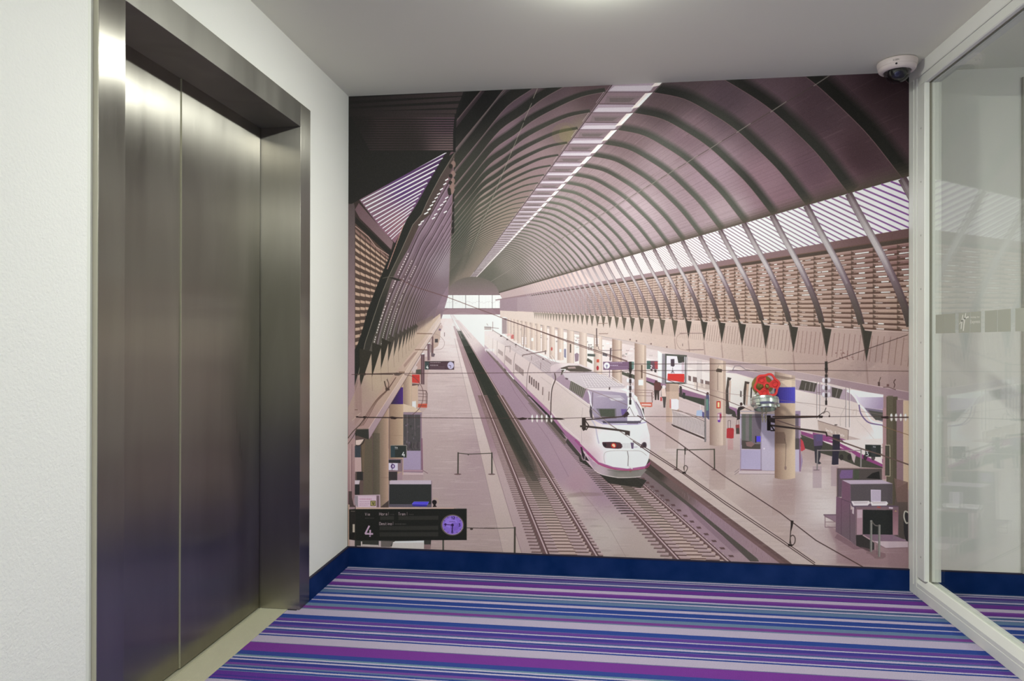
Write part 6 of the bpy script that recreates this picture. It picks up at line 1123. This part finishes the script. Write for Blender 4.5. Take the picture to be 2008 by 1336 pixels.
text_mesh(bm, 'X-GEN', 1.0, onr); mesh_obj('maker_mark', bm, M_INK, camo)
bm = bmesh.new(); lathe(bm, [(0, .001), (.0035, .001), (.0045, 0)], 16, Matrix.Translation(Cy(A0+.0, -.0345, .0785)) @ Matrix.Rotation(A0, 4, 'Z') @ Matrix.Rotation(math.pi/2, 4, 'X')); mesh_obj('indicator', bm, M_BLACK, camo)
# ================================================================ hydrant valve
VXP, VZ = .778, .963
val = empty('hydrant_valve', (VXP, YM, VZ))
tag(val, 'wall hydrant valve with red handwheel and chained silver cap on the mural', 'valve')
RY = Matrix.Rotation(math.pi/2, 4, 'X')      # local z -> -y (out of the wall)
bm = bmesh.new()
lathe(bm, [(0, 0), (.040, 0), (.040, .006), (.032, .009), (.032, .020), (.043, .026), (.0485, .036), (.0490, .050), (.045, .064), (.034, .074), (.024, .082), (.022, .088), (.022, .098), (.014, .101), (0, .101)], 40, RY @ Matrix.Translation((-.004, 0, 0)))
tl = Matrix.Rotation(math.radians(20), 4, 'X')   # outlet axis: down and a little towards the room
DN = Matrix.Translation((0, -.048, -.004)) @ Matrix.Rotation(math.pi, 4, 'X') @ tl.inverted()
lathe(bm, [(.031, -.01), (.031, .018), (.026, .034), (.026, .046)], 32, DN)
bmesh.ops.create_cone(bm, segments=6, radius1=.021, radius2=.021, depth=.010, cap_ends=True, matrix=Matrix.Translation((0, -.090, 0)) @ RY)
autosmooth(mesh_obj('valve_body', bm, M_BRASS, val))
bm = bmesh.new()
lathe(bm, [(.0275, .030), (.0345, .034), (.0365, .040), (.0365, .050), (.046, .054), (.058, .057), (.0645, .062), (.0655, .072), (.0630, .074), (.0655, .076), (.0650, .092), (.058, .098), (.052, .100), (.052, .112), (.050, .114), (.046, .114), (.045, .100), (.043, .094), (0, .092)], 48, DN)
for a in (0.2, 2.3, 4.4):
    Mq = DN @ Matrix.Rotation(a, 4, 'Z') @ Matrix.Translation((.060, 0, .100))
    r = bmesh.ops.create_cube(bm, size=1); bmesh.ops.transform(bm, matrix=Mq @ Matrix.Diagonal((.010, .018, .010, 1)), verts=r['verts'])
for a in (1.3, 3.4, 5.5):
    Mq = DN @ Matrix.Rotation(a, 4, 'Z') @ Matrix.Translation((.041, 0, .048))
    r = bmesh.ops.create_cube(bm, size=1); bmesh.ops.transform(bm, matrix=Mq @ Matrix.Diagonal((.010, .014, .012, 1)), verts=r['verts'])
autosmooth(mesh_obj('hose_coupling', bm, M_CHROME, val))
# handwheel: six scalloped lobes, ring, hub, six webs with alternating dishes and openings
hw = None
bm = bmesh.new(); NSEG = 100
def rad(a): return .0500+.0038*math.cos(6*a)
sect = [(-.0036, -.006), (.0042, -.006), (.0065, 0), (.0042, .006), (-.0036, .006), (-.0052, 0)]
rings = []
for i in range(NSEG):
    a = 2*math.pi*i/NSEG; R_ = rad(a)
    rings.append([bm.verts.new(((R_+s[0])*math.cos(a), (R_+s[0])*math.sin(a), s[1])) for s in sect])
for i in range(NSEG):
    A, B = rings[i], rings[(i+1) % NSEG]
    for k in range(6): bm.faces.new((A[k], A[(k+1) % 6], B[(k+1) % 6], B[k]))
lathe(bm, [(.0075, .006), (.016, .006), (.0165, .004), (.0165, -.004), (.0075, -.006), (.0075, .006)], 30)
for i in range(6):      # webs between openings
    a = 2*math.pi*(i+.5)/6
    r = bmesh.ops.create_cube(bm, size=1); bmesh.ops.transform(bm, matrix=Matrix.Rotation(a, 4, 'Z') @ Matrix.Translation((.031, 0, 0)) @ Matrix.Diagonal((.038, .0052, .007, 1)), verts=r['verts'])
for i in (0, 2, 4):       # filled lobes with a raised round dish
    a = 2*math.pi*i/6
    n = 10; lo_, hi_ = a-math.pi/6, a+math.pi/6
    for z0 in (-.002,):
        top = []; bot = []
        for k in range(n+1):
            t = lo_+(hi_-lo_)*k/n
            top.append((t, .0165, rad(t)-.003))
        for (t0, r0, R0), (t1, r1, R1) in zip(top, top[1:]):
            vv = [bm.verts.new((q*math.cos(t), q*math.sin(t), z)) for z in (-.0015, .0015) for (t, q) in ((t0, r0), (t0, R0), (t1, R1), (t1, r1))]
            bm.faces.new(vv[0:4]); bm.faces.new(vv[4:8][::-1]); bm.faces.new((vv[0], vv[1], vv[5], vv[4])); bm.faces.new((vv[1], vv[2], vv[6], vv[5])); bm.faces.new((vv[2], vv[3], vv[7], vv[6])); bm.faces.new((vv[3], vv[0], vv[4], vv[7]))
    lathe(bm, [(0, .0022), (.0088, .0022), (.0098, .0058), (.0114, .0058), (.0122, .0012)], 24, Matrix.Translation((.0345*math.cos(a), .0345*math.sin(a), 0)))
HWM = Matrix.Translation((0, -.118, .004)) @ Matrix.Rotation(math.radians(-9), 4, 'Z') @ RY @ Matrix.Rotation(math.radians(12), 4, 'Z')
bmesh.ops.transform(bm, matrix=HWM, verts=bm.verts)
hw = autosmooth(mesh_obj('handwheel', bm, M_RED, val), 30); hw['label'] = 'red six-lobed handwheel'
bm = bmesh.new(); lathe(bm, [(.0085, .094), (.0085, .126), (.0065, .128), (0, .128)], 20, RY); lathe(bm, [(.012, .1235), (.012, .1275)], 6, RY)
autosmooth(mesh_obj('spindle', bm, M_BRASS, val))
# chain: oval links hanging in two loops out of the cap
def link(bm, M, L_=.0095, W_=.0056, r=.0014):
    pts = []
    for i in range(14):
        a = 2*math.pi*i/14; pts.append(Vector((W_*.6*math.cos(a), 0, L_*.62*math.sin(a)+(L_*.25 if math.sin(a) > 0 else -L_*.25))))
    rr = []
    for i, p in enumerate(pts):
        t = (pts[(i+1) % 14]-pts[i-1]).normalized(); n1 = Vector((0, 1, 0)); n2 = t.cross(n1)
        rr.append([bm.verts.new(M @ (p+(n1*math.cos(b)+n2*math.sin(b))*r)) for b in np.linspace(0, 2*math.pi, 6)[:-1]])
    for i in range(14):
        A, B = rr[i], rr[(i+1) % 14]
        for k in range(5): bm.faces.new((A[k], A[(k+1) % 5], B[(k+1) % 5], B[k]))
chain = empty('chain', (0, 0, 0)); chain.parent = val
base = DN @ Vector((0, 0, .094))
cp = []
for s, (xa, xb) in enumerate(((-.016, -.012), (.006, .000))):
    for k in range(10):
        f = k/9; cp.append((base.x+xa+(xb-xa)*f+.002*math.sin(k*1.7), base.y-.004-.002*s, base.z+.006-f*.078, k))
first = None
for (x, y, z, k) in cp:
    Mq = Matrix.Translation((x, y, z)) @ Matrix.Rotation((k % 2)*math.pi/2+.35*math.sin(k*2.1), 4, 'Z') @ Matrix.Rotation(.18*math.sin(k), 4, 'Y')
    bm = bmesh.new(); link(bm, Mq); mesh_obj('chain_link', bm, M_CHAIN, chain, smooth=True)
# ================================================================ ceiling lamps (just above the top edge of the picture and behind the camera)
def lamp(x, y, m, label, dp=1.0):
    e = empty('ceiling_light', (x, y, H)); tag(e, label, 'ceiling light')
    bm = bmesh.new(); lathe(bm, [(.100, 0), (.100, -.004), (.096, -.007), (.078, -.009), (.076, -.006), (.076, 0)], 40); autosmooth(mesh_obj('trim_ring', bm, M_WHITEP, e))
    bm = bmesh.new(); lathe(bm, [(.0755, -.004), (.0745, -.018*dp), (.068, -.027*dp), (.050, -.033*dp), (0, -.035*dp)], 32); mesh_obj('diffuser', bm, m, e, smooth=True)
for (x, y), s in zip(LAMPS, ('round ceiling light nearest the mural in front of the lift', 'round ceiling light in the corridor behind the viewer', 'round ceiling light at the far rear end of the corridor')): lamp(x, y, M_LAMP if y > 2 else M_LAMPR, s, .75 if y > 2 else 1.2)
for (x, y), s in zip(HALL_LAMPS, ('round ceiling light in the hall beyond the glass screen', 'round ceiling light at the rear of the hall beyond the glass')): lamp(x, y, M_LAMPH, s)
